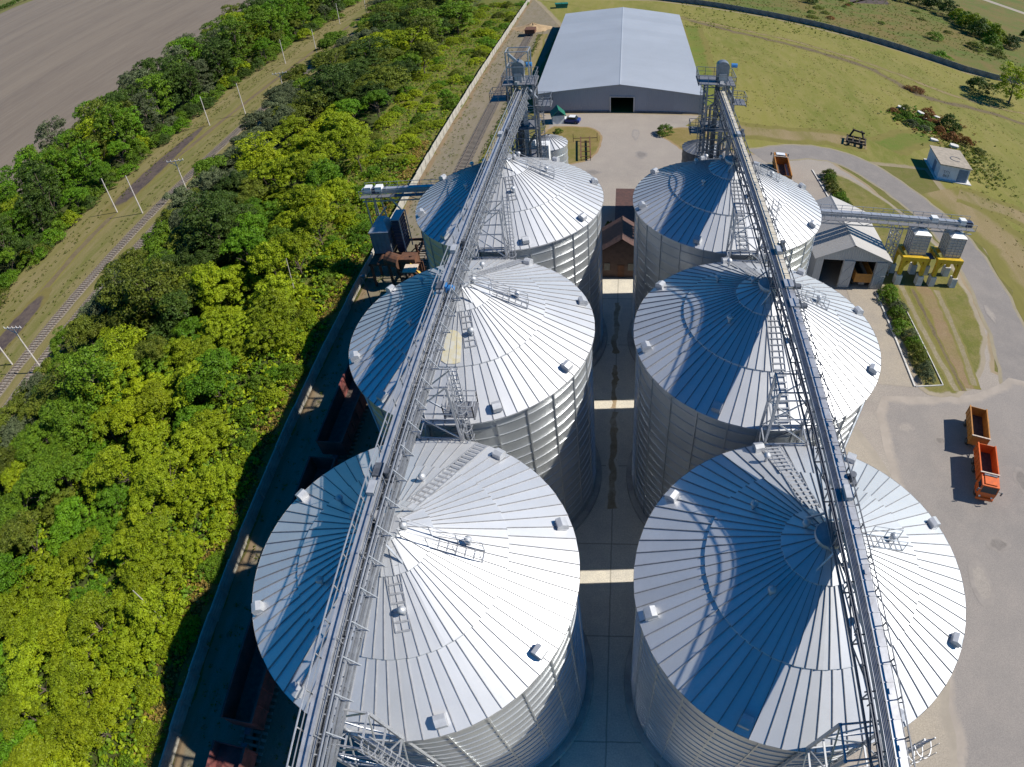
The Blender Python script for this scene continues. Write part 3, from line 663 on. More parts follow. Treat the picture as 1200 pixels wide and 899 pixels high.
# square loading bins on a yellow frame
o = (45.6, 73.3, 0); t = thing('loading_frame', 'yellow steel portal frame on white concrete footings carrying two square bins', 'frame', o)
LX = (40.9, 44.5, 46.7, 50.4)
for x in LX:
    for y in (72.3, 75.2):
        b = B(o); b.box(x - .48, x + .48, y - .48, y + .48, 0, 1.7); b.build('footing', M['concrete_white'], t)
        b = B(o); b.box(x - .28, x + .28, y - .28, y + .28, 1.7, 4.3); b.build('leg', M['yellow'], t)
for y in (72.3, 75.2):
    for xa, xb in ((40.9, 44.5), (46.7, 50.4)):
        b = B(o); b.box(xa - .34, xb + .34, y - .31, y + .31, 4.3, 4.95)
        for x, d in ((xa, 1), (xb, -1)): b.bar((x + d * .2, y, 3.3), (x + d * 1.1, y, 4.4), .4)
        b.build('beam', M['yellow'], t)
for x in LX:
    b = B(o); b.box(x - .25, x + .25, 72.62, 74.88, 4.35, 4.9); b.build('cross_beam', M['yellow'], t)
b = B(o); b.box(44.85, 46.35, 73, 74.6, 4.25, 4.32); b.bar((44.9, 73.1, 4.3), (44.9, 73.1, 5.3), .07); b.bar((46.3, 73.1, 4.3), (46.3, 73.1, 5.3), .07); b.build('platform', M['navy'], t)
for j, xc in enumerate((43.0, 49.0)):
    o = (xc, 74.05, 4.95); t = thing('square_bin', ('ribbed square galvanised bin on the yellow frame, next to the shed', 'ribbed square galvanised bin on the outer end of the yellow frame')[j], 'bin', o, 0, 'square loading bins')
    b = B(o); x0, x1, y0, y1 = xc - 1.3, xc + 1.3, 72.8, 75.3
    b.box(x0, x1, y0, y1, 4.96, 8.4)
    for k in range(8):
        z = 5.0 + k * .47; b.box(x0 - .07, x1 + .07, y0 - .07, y1 + .07, z, z + .06)
    for k in range(5):
        x = x0 + (x1 - x0) * k / 4; b.box(x - .03, x + .03, y0 - .1, y0, 4.96, 8.4); y = y0 + (y1 - y0) * k / 4; b.box(x0 - .1, x0, y - .03, y + .03, 4.96, 8.4)
    b.build('body', M['steel'], t)
    b = B(o); b.mesh([(x0 - .1, y0 - .1, 8.4), (x1 + .1, y0 - .1, 8.4), (x1 + .1, y1 + .1, 8.4), (x0 - .1, y1 + .1, 8.4), (xc - .5, 73.6, 8.9), (xc + .5, 73.6, 8.9), (xc + .5, 74.6, 8.9), (xc - .5, 74.6, 8.9)],
        [(0, 1, 5, 4), (1, 2, 6, 5), (2, 3, 7, 6), (3, 0, 4, 7), (4, 5, 6, 7)]); b.build('roof', M['white_metal'], t)
    b = B(o); b.tube((xc, 74.3, 8.9), (xc, 74.6, 9.5), .25); b.box(xc - .6, xc + .9, 74.3, 75.1, 8.7, 8.95); b.build('inlet', M['navy'], t)
    b = B(o); b.mesh([(x0 + .1, y0 + .1, 4.96), (x1 - .1, y0 + .1, 4.96), (x1 - .1, y1 - .1, 4.96), (x0 + .1, y1 - .1, 4.96), (xc - .25, 73.8, 3.2), (xc + .25, 73.8, 3.2), (xc + .25, 74.3, 3.2), (xc - .25, 74.3, 3.2)],
        [(0, 4, 5, 1), (1, 5, 6, 2), (2, 6, 7, 3), (3, 7, 4, 0), (4, 7, 6, 5)]); b.build('hopper', M['steel'], t)

# rail loading bin over the siding
o = (-32.5, 73, 0); t = thing('rail_loading_station', 'grey hopper bin and louvred tower on a rusty frame straddling the rail siding', 'loading station', o)
b = B(o); b.box(-36.1, -33.3, 72, 74.8, 4.0, 7.6)
for k in range(5): b.box(-36.1 + k * .68, -36.02 + k * .68, 71.95, 72, 4.0, 7.6)
for k in range(4): b.box(-33.3, -33.24, 72.1, 74.7, 4.5 + k * .8, 4.65 + k * .8)
b.build('bin', M['bin_grey'], t)
b = B(o); b.mesh([(-36.25, 71.85, 7.6), (-33.15, 71.85, 7.6), (-33.15, 74.95, 7.6), (-36.25, 74.95, 7.6), (-35.2, 73.2, 8.9), (-34.0, 73.2, 8.9), (-34.0, 74.4, 8.9), (-35.2, 74.4, 8.9)], [(0, 1, 5, 4), (1, 2, 6, 5), (2, 3, 7, 6), (3, 0, 4, 7), (4, 5, 6, 7)]); b.build('bin_roof', M['vent'], t)
b = B(o); b.box(-32.7, -31.7, 72.8, 75.6, 3.6, 9.0)
for k in range(9): b.box(-32.75, -31.65, 72.72, 72.8, 3.9 + k * .56, 4.15 + k * .56); b.box(-31.7, -31.58, 72.9, 75.5, 3.9 + k * .56, 4.15 + k * .56)
b.build('louvred_tower', M['navy'], t)
b = B(o); b.box(-32.8, -31.5, 72.7, 75.7, 9.0, 9.1)
for y in (72.7, 75.6): b.bar((-31.45, y, 3), (-31.45, y, 9.05), .14)
b.build('tower_cap', M['vent'], t)
b = B(o)
for p, q in (((-31.4, 71.5), (-29.0, 68)), ((-30.8, 70.8), (-27.4, 66.8)), ((-32.0, 69.6), (-28.0, 69.2)), ((-30.2, 67.6), (-27.0, 65.6))):
    for z in (1.2, 2.6, 4.2): b.bar((*p, z), (*q, z), .16)
    b.bar((*p, 0), (*p, 4.4), .18); b.bar((*q, 0), (*q, 4.4), .18); b.bar((*p, .4), (*q, 4.2), .1)
b.build('pipe_rack', M['rust'], t)
b = B(o); b.box(-30.2, -28.3, 66.6, 68.4, 4.3, 4.5); b.tube((-28.4, 67.2, 2.2), (-27.2, 66.2, 3.6), .5, .2, 10); b.build('deck', M['palerail'], t)
for x in (-36, -33.3, -29.6):
    for y in (69.5, 72.2, 75.8):
        b = B(o); b.bar((x, y, 0), (x, y, 4.0 if x < -30 else 5.2), .3); b.build('leg', M['rust'], t)
b = B(o)
for y in (69.5, 72.2, 75.8): b.bar((-36.3, y, 3.8), (-29.3, y, 3.8), .3); b.bar((-33.3, y, .5), (-29.6, y, 3.7), .16)
for x in (-36, -33.3, -29.6): b.bar((x, 69.3, 3.65), (x, 76, 3.65), .26)
b.box(-36.2, -33, 69.4, 71.8, 3.9, 3.98); b.bar((-29.6, 69.5, 5), (-26.5, 66, .4), .3); b.bar((-28.5, 70, .2), (-27, 67.5, 4.6), .18); b.build('frame', M['rust'], t)
b = B(o); b.tube((-33.5, 70.3, 4.3), (-31.2, 69.2, 4.3), 1.0, n=14); b.box(-31.2, -28.9, 68.8, 70.6, 3.2, 5.0); b.build('cyclone', M['rust'], t)
b = B(o); b.bar((-29.8, 69.0, 4.4), (-27.6, 67.6, 2.6), .3); b.build('pipe', M['yellow'], t)
b = B(o)
for p, q in (((-35.4, 74.5, 9), (-35.2, 74.4, 12.6)), ((-33.8, 74.2, 9), (-34.2, 74.4, 12.6)), ((-35.4, 73, 8.4), (-33.4, 74, 10.6)), ((-31.5, 74.5, 9.7), (-33.2, 74.4, 12.4)), ((-36.4, 74.2, 0), (-36.4, 74.2, 12.4)), ((-35.5, 76, 0), (-35.5, 75.2, 12.4))): b.bar(p, q, .16)
b.build('chute', M['steel'], t)
o = (-34.6, 63.6, 0); t = thing('steel_post', 'tall thin dark steel post beside the rail siding', 'post', o); b = B(o); b.tube((-34.6, 63.6, 0), (-34.6, 63.6, 6), .12, .09); b.build('shaft', M['steel_dark'], t); b = B(o); b.box(-34.9, -34.3, 63.4, 63.8, 6, 6.2); b.build('cap', M['steel_dark'], t)

# ------------------------------------------------------------------ buildings
def gable_house(name, label, cat, x0, x1, y0, y1, ze, zrg, wm, rm, doors=(), over=.3, xr=None, th=.15):
    """ridge along y; doors: (xa, xb, h) openings in the front wall y0"""
    xr = (x0 + x1) / 2 if xr is None else xr; o = ((x0 + x1) / 2, (y0 + y1) / 2, 0); t = thing(name, label, cat, o)
    b = B(o); top = lambda x: ze + (zrg - ze) * (1 - abs(x - xr) / ((xr - x0) if x < xr else (x1 - xr)))
    xs = sorted({x0, x1, xr, *[d for dd in doors for d in dd[:2]]})
    for xa, xb in zip(xs, xs[1:]):
        zb = next((d[2] for d in doors if d[0] <= xa and xb <= d[1]), 0)
        b.extr([(xa, zb), (xb, zb), (xb, top(xb)), (xa, top(xa))], 1, y0, y0 + .2)
    b.extr([(x0, 0), (x1, 0), (x1, ze), (xr, zrg), (x0, ze)], 1, y1 - .2, y1)
    b.box(x0, x0 + .2, y0 + .2, y1 - .2, 0, ze - .02); b.box(x1 - .2, x1, y0 + .2, y1 - .2, 0, ze - .02)
    b.build('wall', wm, t)
    for x, s in ((x0, -1), (x1, 1)):
        e = (x + s * over, ze - over * (zrg - ze) / abs(xr - x)); b = B(o)
        b.extr([e, (xr, zrg), (xr, zrg + th), (e[0], e[1] + th)], 1, y0 - over, y1 + over)
        b.build('roof', rm, t)
    b = B(o); b.extr([(xr - .35, zrg - .02 + th - .35 * (zrg - ze) / (xr - x0)), (xr, zrg + th + .05), (xr + .35, zrg - .02 + th - .35 * (zrg - ze) / (x1 - xr))], 1, y0 - over, y1 + over); b.build('ridge_cap', rm, t)
    return t, o
t, o = gable_house('warehouse', 'long grey metal warehouse with a low pale gabled roof beyond the silos', 'warehouse', -19.9, 16.9, 134.3, 213.8, 4.4, 6.5, M['whwall'], M['whroof'], [(-3.4, 1.6, 3.6)], .25, -1.4)
b = B(o); b.box(-19.95, -3.6, 134.05, 134.28, 0, .35); b.box(1.8, 16.95, 134.05, 134.28, 0, .35); b.build('plinth', M['steel_dark'], t)
b = B(o); b.box(-3.65, -3.4, 134.1, 134.29, 0, 3.8); b.box(1.6, 1.85, 134.1, 134.29, 0, 3.8); b.box(-3.4, 1.6, 134.1, 134.29, 3.6, 3.8); b.build('door_frame', M['steel'], t)
b = B(o); b.box(-19.6, 16.6, 150, 150.2, 0, 4.3); b.build('dark_backing', M['dark'], t)  # near-black backing; the darkness inside the doorway is put into its colour
t, o = gable_house('open_shed', 'grey sheet metal shed with two wide open doorways under the gallery', 'shed', 26.8, 37.9, 70.6, 84, 5.0, 7.3, M['shedwall'], M['shedroof'], [(27.9, 30.9, 4.7), (32.7, 35.9, 4.7)], .35, 31.9)
for xa, xb, rz in ((30.95, 32.6, 0),):
    b = B(o); b.box(xa, xb, 70.42, 70.55, .1, 4.7); b.bar((xa, 70.4, .2), (xb, 70.4, 2.3), .08); b.bar((xa, 70.4, 2.4), (xb, 70.4, 4.6), .08); b.build('door', M['shedwall'], t)
b = B(o); b.box(36.0, 37.8, 70.42, 70.55, .1, 4.7); b.bar((36, 70.4, .2), (37.8, 70.4, 2.3), .08); b.bar((36, 70.4, 2.4), (37.8, 70.4, 4.6), .08); b.bar((36, 70.4, 2.35), (37.8, 70.4, 2.35), .08); b.build('door', M['shedwall'], t)
t, o = gable_house('brown_house', 'small brown gabled house in the gap between the two silo rows', 'house', -4.9, 4.3, 71.4, 77, 3.3, 6.4, M['brown_wall'], M['brown_roof'], (), .3, -.3)
for x in (-2.4, .9):
    b = B(o); b.box(x - .4, x + .4, 71.32, 71.39, 1.2, 2.4); b.build('window', M['glass'], t)
b = B(o); b.box(-.9, 0., 71.32, 71.39, .05, 2.1); b.build('door', M['rust'], t)
o = (1.2, 86.5, 0); t = thing('flat_roofed_annex', 'dark brown flat roofed annex behind the small brown house', 'annex', o)
b = B(o); b.box(-1.3, 4.6, 81.6, 91.6, 0, 3.0); b.build('wall', M['brown_wall'], t)
b = B(o); b.box(-1.5, 4.8, 81.4, 91.8, 3.0, 3.2); b.build('roof', M['brown_roof'], t)
b = B(o); b.box(-.1, 1.4, 81.32, 81.58, 1., 2.3); b.build('window', M['white_metal'], t)
# transformer hut
o = (67.2, 113.4, 0); t = thing('transformer_hut', 'pale blue white transformer hut with flat felt roof and blue doors on the grass', 'hut', o, R(-8))
b = B(); b.box(-3.3, 3.3, -4.4, 4.4, .15, 3.3); b.build('wall', M['hut_wall'], t)
b = B(); b.box(-3.55, 3.55, -4.7, 4.6, 3.3, 3.5); b.build('roof', M['hut_roof'], t)
b = B(); b.box(-3.9, 4.3, -5.0, 4.8, 0, .15); b.build('base_slab', M['concrete_white'], t)
b = B(); b.box(.9, 3.0, -4.46, -4.38, .2, 2.9); b.build('door', M['blue_door'], t)
b = B(); b.box(-3.36, -3.28, -1.8, -.2, .2, 2.6); b.build('side_door', M['blue_door'], t)
def text(s, name, loc, rot, size, m, parent):
    cu = bpy.data.curves.new(name, 'FONT'); cu.body = s; cu.size = size; cu.extrude = .004; cu.align_x = 'CENTER'
    tmp = bpy.data.objects.new(name + '_curve', cu); COL.objects.link(tmp); dg = bpy.context.evaluated_depsgraph_get()
    me = bpy.data.meshes.new_from_object(tmp.evaluated_get(dg)); bpy.data.objects.remove(tmp); me.materials.clear(); me.materials.append(m)
    ob = link(name, me, parent); ob.location = loc; ob.rotation_euler = rot; return ob
text('ТП1', 'lettering', (-1.6, -4.41, 1.5), (R(90), 0, 0), .85, M['ink'], t)
text('863', 'lettering', (-1.6, -4.41, .72), (R(90), 0, 0), .9, M['ink'], t)
b = B()
for k in range(14):
    a0, a1 = R(20 + k * 20), R(40 + k * 20); b.bar((.9 + 1.2 * math.cos(a0), -.8 + 1.1 * math.sin(a0), 3.53), (.9 + 1.2 * math.cos(a1), -.8 + 1.1 * math.sin(a1), 3.53), .16, .06)
b.build('roof_hose', M['steel_dark'], t)
# little green kiosk
o = (-14.6, 128.6, 0); t = thing('green_kiosk', 'tiny green pitched roof kiosk beside the parked car', 'kiosk', o, R(12))
b = B(); b.box(-1.3, 1.3, -1.3, 1.3, 0, 1.9); b.build('wall', M['white_metal'], t)
for s in (-1, 1):
    b = B(); b.extr([(s * 1.6, 1.7), (0, 3.3), (0, 3.42), (s * 1.6, 1.84)], 1, -1.6, 1.6); b.build('roof', M['green_sheet'], t)
o = (-24.5, 245, 0); t = thing('green_container', 'green rubbish container on the grass beyond the warehouse', 'container', o, R(8))
b = B(); b.extr([(-2.0, 0), (2.0, 0), (2.4, 1.6), (-2.4, 1.6)], 1, -1.3, 1.3); b.build('body', M['green_sheet'], t)
b = B(); b.box(-2.45, 2.45, -1.4, 1.4, 1.6, 1.75); b.bar((0, -1.4, 1.8), (0, 1.4, 1.8), .12); b.build('lid', M['green_sheet'], t)

# ------------------------------------------------------------------ vehicles
def wheel(t, x, y, r=.5, w=.3):
    b = B(); s = 1 if x > 0 else -1
    for q in (.0,): b.tube((x - s * w / 2, y, r), (x + s * w / 2, y, r), r, n=18)
    wh = b.build('wheel', M['rubber'], t); b = B(); b.tube((x + s * w / 2, y, r), (x + s * (w / 2 + .03), y, r), r * .55, n=14); b.build('rim', M['steel_dark'], wh)
def tray(t, y0, y1, m, z0=1.15, z1=2.75, w=2.5, name='bed', rail=True):
    b = B(); h = w / 2
    b.box(-h, h, y0, y1, z0, z0 + .1)
    for s in (-1, 1): b.box(*sorted((s * h, s * (h - .07))), y0, y1, z0 + .1, z1)
    b.box(-h + .07, h - .07, y0, y0 + .07, z0 + .1, z1 - .1); b.box(-h + .07, h - .07, y1 - .07, y1, z0 + .1, z1)
    k = 6
    for i in range(k + 1):
        y = y0 + .06 + (y1 - y0 - .12) * i / k
        for s in (-1, 1): b.box(*sorted((s * h, s * (h + .07))), y - .05, y + .05, z0, z1)
    for s in (-1, 1): b.box(*sorted((s * (h - .09), s * (h + .09))), y0, y1, z1, z1 + .07)
    bd = b.build(name, m, t)
    b = B(); b.box(-h + .08, h - .08, y0 + .08, y1 - .08, z0 + .1, z0 + .14); b.build('bed_floor', M['bedfloor'], bd)
    if rail:
        b = B(); b.box(-h - .1, h + .12, y1 - .1, y1 + .06, z1 + .07, z1 + .16); b.box(h - .5, h - .08, y0 + 1.1, y1 - .4, z0 + .14, z0 + .5); b.build('top_board', M['palerail'], bd)
def truck(name, label, loc, rz, bm, cabm, bl=4.9, roofm=None, group='dump trucks'):
    t = thing(name, label, 'truck', loc, rz, group)          # +y forward, origin under the middle
    tray(t, -3.6, -3.6 + bl, bm); yc = -3.6 + bl + .25
    b = B(); b.box(-.45, .45, -3.5, yc + 1.9, .7, 1.1); b.build('chassis', M['steel_dark'], t)
    b = B(); b.extr([(yc, .85), (yc + 1.95, .85), (yc + 2.0, 1.7), (yc + 1.72, 2.75), (yc + .1, 2.8), (yc, 2.7)], 0, -1.22, 1.22)
    b.box(-1.3, 1.3, yc + .3, yc + 1.5, .75, .95); cab = b.build('cab', cabm, t)
    b = B(); b.mesh([(-1.08, yc + 2.0, 1.78), (1.08, yc + 2.0, 1.78), (1.02, yc + 1.765, 2.62), (-1.02, yc + 1.765, 2.62)], [(0, 1, 2, 3)]); b.build('windscreen', M['glass'], cab)
    for s in (-1, 1):
        b = B(); b.box(*sorted((s * 1.222, s * 1.235)), yc + .6, yc + 1.6, 1.75, 2.55); b.build('side_window', M['glass'], cab)
        b = B(); b.bar((s * 1.2, yc + 1.9, 2.3), (s * 1.62, yc + 2.1, 2.35), .05); b.box(*sorted((s * 1.55, s * 1.75)), yc + 2.05, yc + 2.13, 1.9, 2.5); b.build('mirror', M['steel_dark'], t)
        b = B(); b.tube((s * .85, yc + 1.96, 1.05), (s * .85, yc + 2.06, 1.05), .14, n=10); b.build('headlight', M['white_metal'], t)
    b = B(); b.box(-.85, .85, yc + .3, yc + 1.5, 2.8, 2.9); b.build('cab_roof', roofm or cabm, cab)
    b = B(); b.box(-1.2, 1.2, yc + 1.95, yc + 2.12, .45, .85); b.build('bumper', M['bwhite'] if roofm else cabm, t)
    b = B(); b.box(-.9, .9, yc + .02, yc + .25, 1.2, 3.0); b.build('air_intake', M['steel_dark'], t)
    for x in (-1.02, 1.02): wheel(t, x, yc + 1.0); wheel(t, x, -1.1); wheel(t, x, -2.4)
    return t
truck('dump_truck', 'bright orange dump truck with empty bed parked in front of its ochre trailer', (40.3, 36.4, 0), math.atan2(4.55, 1.0) + R(90) + R(-4.5), M['orange'], M['orange']).scale = (.86, .88, .9)
# far truck faces away
truck('dump_truck', 'ochre grain truck with a white cab roof parked behind the far right silo', (28.8, 103.4, 0), R(-6), M['ochre'], M['ochre'], 7.6, M['bwhite'])
t = thing('truck_trailer', 'ochre open trailer standing behind the bright orange dump truck', 'trailer', (41.6, 42.7, 0), math.atan2(5.35, 1.75) + R(90), None); t.scale = (.86, .86, .9)
tray(t, -2.85, 2.85, M['ochre'])
b = B(); b.box(-.45, .45, -2.7, 2.7, .7, 1.1); b.bar((-.4, 2.6, .8), (0, 4.0, .75), .1); b.bar((.4, 2.6, .8), (0, 4.0, .75), .1); b.build('chassis', M['steel_dark'], t)
for x in (-1.02, 1.02): wheel(t, x, 1.7); wheel(t, x, -1.7)
t = truck('dump_truck', 'yellow ochre truck standing inside the right doorway of the open shed', (34.5, 74.0, 0), 0, M['ochre'], M['ochre'], 4.9)
# parked car
t = thing('parked_car', 'small white and blue car parked in front of the warehouse by the green kiosk', 'car', (-11.9, 128.2, 0), R(80))
b = B(); b.extr([(-2.1, .35), (2.1, .35), (2.1, .75), (1.9, .9), (.9, .98), (-1.5, 1.0), (-2.1, .9)], 0, -.85, .85); b.build('body', M['bblue'], t)
b = B(); b.extr([(-1.6, .98), (.9, .97), (.25, 1.45), (-1.1, 1.48)], 0, -.74, .74); b.build('cabin', M['glass'], t)
b = B(); b.box(-.7, .7, -1.1, .25, 1.47, 1.52); b.box(-.8, .8, .95, 1.95, .93, 1.0); b.build('roof', M['bwhite'], t)
for x in (-.78, .78): wheel(t, x, 1.3, .32, .2); wheel(t, x, -1.3, .32, .2)
# freight wagons on the siding
wl = ['red oxide open freight wagon at the near end of the siding, catching the sun', 'dark open freight wagon in the shade beside the nearest left silo', 'dark open freight wagon in the shade between the first and second left silo', 'dark open freight wagon in the shade beside the middle left silo']
for i, y in enumerate((-.2, 14.6, 29.4, 44.2)):
    t = thing('freight_wagon', wl[i], 'wagon', (-31.0, y, 0), 0, 'freight wagons on the siding')
    b = B(); x0, x1, a0, a1 = -1.5, 1.5, -6.4, 6.4
    for s in (-1, 1): b.box(*sorted((s * 1.5, s * 1.42)), a0, a1, 1.3, 3.5)
    b.box(-1.42, 1.42, a0, a0 + .08, 1.3, 3.5); b.box(-1.42, 1.42, a1 - .08, a1, 1.3, 3.5)
    for k in range(9):
        yy = a0 + .15 + k * (12.5 / 8)
        for s in (-1, 1): b.box(*sorted((s * 1.5, s * 1.6)), yy - .07, yy + .07, 1.3, 3.45)
    for s in (-1, 1): b.box(*sorted((s * 1.4, s * 1.6)), a0, a1, 3.5, 3.6)
    b.build('body', M['wagon'], t)
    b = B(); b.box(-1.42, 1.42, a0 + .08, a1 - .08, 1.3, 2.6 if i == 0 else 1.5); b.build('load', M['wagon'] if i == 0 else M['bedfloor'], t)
    b = B(); b.box(-.3, .3, a0 - .6, a1 + .6, .9, 1.28); b.build('underframe', M['steel_dark'], t)
    for s in (-1, 1):
        b = B()
        for d in (-.9, .9):
            for xx in (-.76, .76): b.tube((xx - .06, s * 4.4 + d, .62), (xx + .06, s * 4.4 + d, .62), .46, n=14)
        b.box(-1.0, 1.0, s * 4.4 - 1.2, s * 4.4 + 1.2, .55, .8); b.build('bogie', M['steel_dark'], t)
t = thing('buffer_wagon', 'short rusty wagon standing at the far end of the siding by the earth heap', 'wagon', (-30.6, 204, 0), 0)
b = B(); b.box(-1.6, 1.6, -2, 2, 1., 2.2); b.box(-1.7, 1.7, -2.1, 2.1, 2.2, 2.3); b.build('body', M['rust'], t)
for d in (-1.2, 1.2):
    b = B()
    for xx in (-.76, .76): b.tube((xx - .06, d, .5), (xx + .06, d, .5), .46, n=12)
    b.box(-.9, .9, d - .1, d + .1, .4, .99); b.build('axle', M['steel_dark'], t)
b = B(); vs = []; nx = 24
for i in range(nx):
    for j in range(12):
        r = j / 11; a = 2 * PI * i / nx; k = 1 + .18 * math.sin(3 * a) + .1 * math.sin(7 * a + 1)
        vs.append((-31 + 7 * r * k * math.cos(a), 212 + 4.5 * r * k * math.sin(a), max(0, 2.0 * (1 - r) ** 1.1 * (1 + .15 * math.sin(5 * a + 6 * r))) - .02 * (j == 11)))
b.mesh(vs, [(i * 12 + j, i * 12 + j + 1, ((i + 1) % nx) * 12 + j + 1, ((i + 1) % nx) * 12 + j) for i in range(nx) for j in range(11)])
tag(b.build('earth_heap', M['dung'], None, True), 'low sandy earth heap at the far end of the rail siding', 'heap')

# ------------------------------------------------------------------ rails, poles, fences
def track(name, x, y0, y1, label):
    t = thing(name, label, 'rail track', (x, y0, 0)); L = y1 - y0
    for s in (-.79, .79):
        b = B(); b.box(s - .035, s + .035, 0, L, .20, .32); b.box(s - .07, s + .07, 0, L, .17, .20); b.build('rail', M['rail'], t)
    b = B(); y = 0
    while y < L: b.box(-1.3, 1.3, y, y + .26, .03, .17); y += .62
    o = b.build('sleepers', M['sleeper'], t); o['kind'] = 'stuff'
track('railway_track', -98.5, -20, 330, 'railway track with pale sleepers at the open edge of the corridor')
track('railway_track', -93., -20, 330, 'railway track half hidden below the overhanging trees')
track('siding_track', -31.0, -18, 203, 'rusty rail siding running along the concrete fence')
def pole(x, y, h, arm, label, group, lean=0):
    t = thing('power_pole', label, 'pole', (x, y, 0), 0, group)
    b = B(); b.tube((0, 0, 0), (lean, 0, h), .15 if h > 7 else .08, .09 if h > 7 else .05, 8); b.build('shaft', M['poleconc'], t)
    if arm:
        b = B(); b.bar((-2.2 + lean, 0, h - .3), (2.2 + lean, 0, h - .3), .12); b.bar((lean, 0, h - 1.4), (lean + 1.6, 0, h - .35), .08); b.bar((lean, 0, h - 1.4), (lean - 1.6, 0, h - .35), .08); b.build('cross_arm', M['poleconc'], t)
        for s in (-2.1, -1.1, 1.1, 2.1):
            b = B(); b.tube((s + lean, 0, h - .24), (s + lean, 0, h + .05), .06, n=6); b.build('insulator', M['white_metal'], t)
for x, y, h in ((-100.6, 52.7, 9.3), (-101.4, 98.2, 9.2), (-102.7, 149.5, 9.1), (-103.4, 201, 9.2), (-104, 252, 9.2), (-104.5, 303, 9.2)): pole(x, y, h, 0, 'slim white concrete pole standing beside the railway track on the open verge', 'white poles beside the railway track')
for x, y in ((-110.7, 100.2), (-111.9, 144.7), (-113, 195.6), (-113.6, 246)): pole(x, y, 8.6, 0, 'thin pole at the foot of the far tree belt', 'thin poles along the far tree belt')
for x, y in ((-90.2, 51), (-90.0, 101.5), (-90.4, 152)): pole(x, y, 9.6, 1, 'concrete pole with a cross arm rising from the trees beside the railway', 'cross arm poles beside the trees')
for x, y, l in ((-49, 68, 'lone leaning bare pole among the bright shrubs near the fence'), (-45, 17, 'short bare pole lying askew in the bushes near the bottom of the belt')): pole(x, y, 6.5, 0, l, None, .8)
b = B(); b.box(-.05, .05, -1.4, 1.4, .05, 1.8)
for k in range(4): b.box(-.08, -.05, -1.3, 1.3, .18 + k * .4, .5 + k * .4); b.box(.05, .08, -1.3, 1.3, .18 + k * .4, .5 + k * .4)
pan = b.data('panel', M['fence_conc']); b = B(); b.box(-.1, .1, -.1, .1, 0, 1.78); pst = b.data('post', M['fence_conc'])
t = thing('concrete_fence', 'long white concrete panel fence between the trees and the rail siding', 'fence', (-38.5, -14, 0))
for i in range(96):
    y = i * 2.9
    o = link('panel', pan, t); o.location = (random.uniform(-.04, .04), y + 1.45, random.uniform(-.08, .05)); o.rotation_euler = (random.uniform(-.02, .02), random.uniform(-.02, .02), random.uniform(-.01, .01))
    o = link('post', pst, t); o.location = (0, y, 0)
FP = [(-20, 270), (12.6, 260), (33, 251), (52.4, 240.2), (70, 229.5), (84.2, 218.1), (99, 205.5), (111.2, 195), (122, 191), (136, 192.5), (170, 205)]
b = B(); b.box(-.06, .06, -1.78, 1.78, 0, 1.95)
for k in range(4): b.box(-.09, .09, -1.77, 1.77, .12 + k * .45, .46 + k * .45)
gp = b.data('panel', M['fencegrey'])
t = thing('grey_fence', 'long weathered grey panel fence curving across the far meadow', 'fence', (0, 0, 0))
pp = resample(FP, 3.45, False)
for i in range(len(pp) - 1):
    a, c = pp[i], pp[i + 1]; o = link('panel', gp, t); o.scale = (1, (c - a).length / 3.5, 1); o.location = (*((a + c) / 2), random.uniform(-.04, .03)); o.rotation_euler = (0, random.uniform(-.02, .02), math.atan2((c - a).y, (c - a).x) - PI / 2)
# kerbs
for nm, lab, pts in (('kerb', 'long white kerb beside the shed approach and its shrub bed', [(36.75, 69.4), (36.45, 50.6)]), ('kerb', 'white kerb of the shrub bed north of the shed', [(36.0, 108.2), (36.6, 95), (38.0, 86)]), ('kerb', 'thin white edging on the outer side of the shrub bed', [(40.3, 66), (40.6, 50.9), (36.6, 50.6)])):
    b = B()
    for p, q in zip(pts, pts[1:]):
        P_, Q_ = Vector((*p, .08)), Vector((*q, .08)); k = max(1, int((Q_ - P_).length / 2.0))
        for i in range(k): b.bar(P_ + (Q_ - P_) * (i / k), P_ + (Q_ - P_) * ((i + .985) / k), .22 if 'thin' not in lab else .12, .2)
    tag(b.build(nm, M['concrete_white']), lab, 'kerb')
# metal frame on the lawn, implement, rubble
o = (-7.8, 113, 0); t = thing('inspection_ramp', 'rusty ladder shaped metal frame standing on the dry oval lawn', 'frame', o, R(4))
for x in (-.9, .9):
    b = B(); b.box(x - .12, x + .12, -4.2, 5.4, .7, .9); b.build('runner', M['rust'], t)
for k in range(5): b = B(); b.bar((-.9, -3.6 + k * 2.2, .72), (.9, -3.6 + k * 2.2, .72), .1); b.build('rung', M['rust'], t)
for x in (-.9, .9):
    for y in (-4, 0, 5): b = B(); b.bar((x, y, 0), (x, y, .7), .12); b.build('leg', M['rust'], t)
b = B(); b.bar((-.9, -4, .1), (.9, -4, .6), .08)
b.build('bracing', M['rust'], t); b = B(); b.bar((-2.4, 4.9, .8), (2.4, 4.9, .8), .1); b.bar((-2.4, 4.9, 0), (-2.4, 4.9, 1.8), .1); b.bar((2.4, 4.9, 0), (2.4, 4.9, 1.8), .1); b.build('end_rail', M['rust'], t)
o = (49.5, 123.2, 0); t = thing('farm_implement', 'dark rusty harrow frame standing on the grass by the road bend', 'implement', o, R(-20))
b = B()
for y in (-1.6, 0, 1.6): b.bar((-2.2, y, .8), (2.2, y, .8), .3)
for x in (-2, -.7, .7, 2): b.bar((x, -1.8, .85), (x, 1.8, .85), .3)
b.bar((-1.6, 1.6, .8), (-.8, 2.4, 2.3), .3); b.bar((1.6, 1.6, .8), (.8, 2.4, 2.3), .3); b.bar((-1.2, 2.2, 2.2), (1.6, 2.0, 2.0), .3); b.build('frame', M['oldrust'], t)
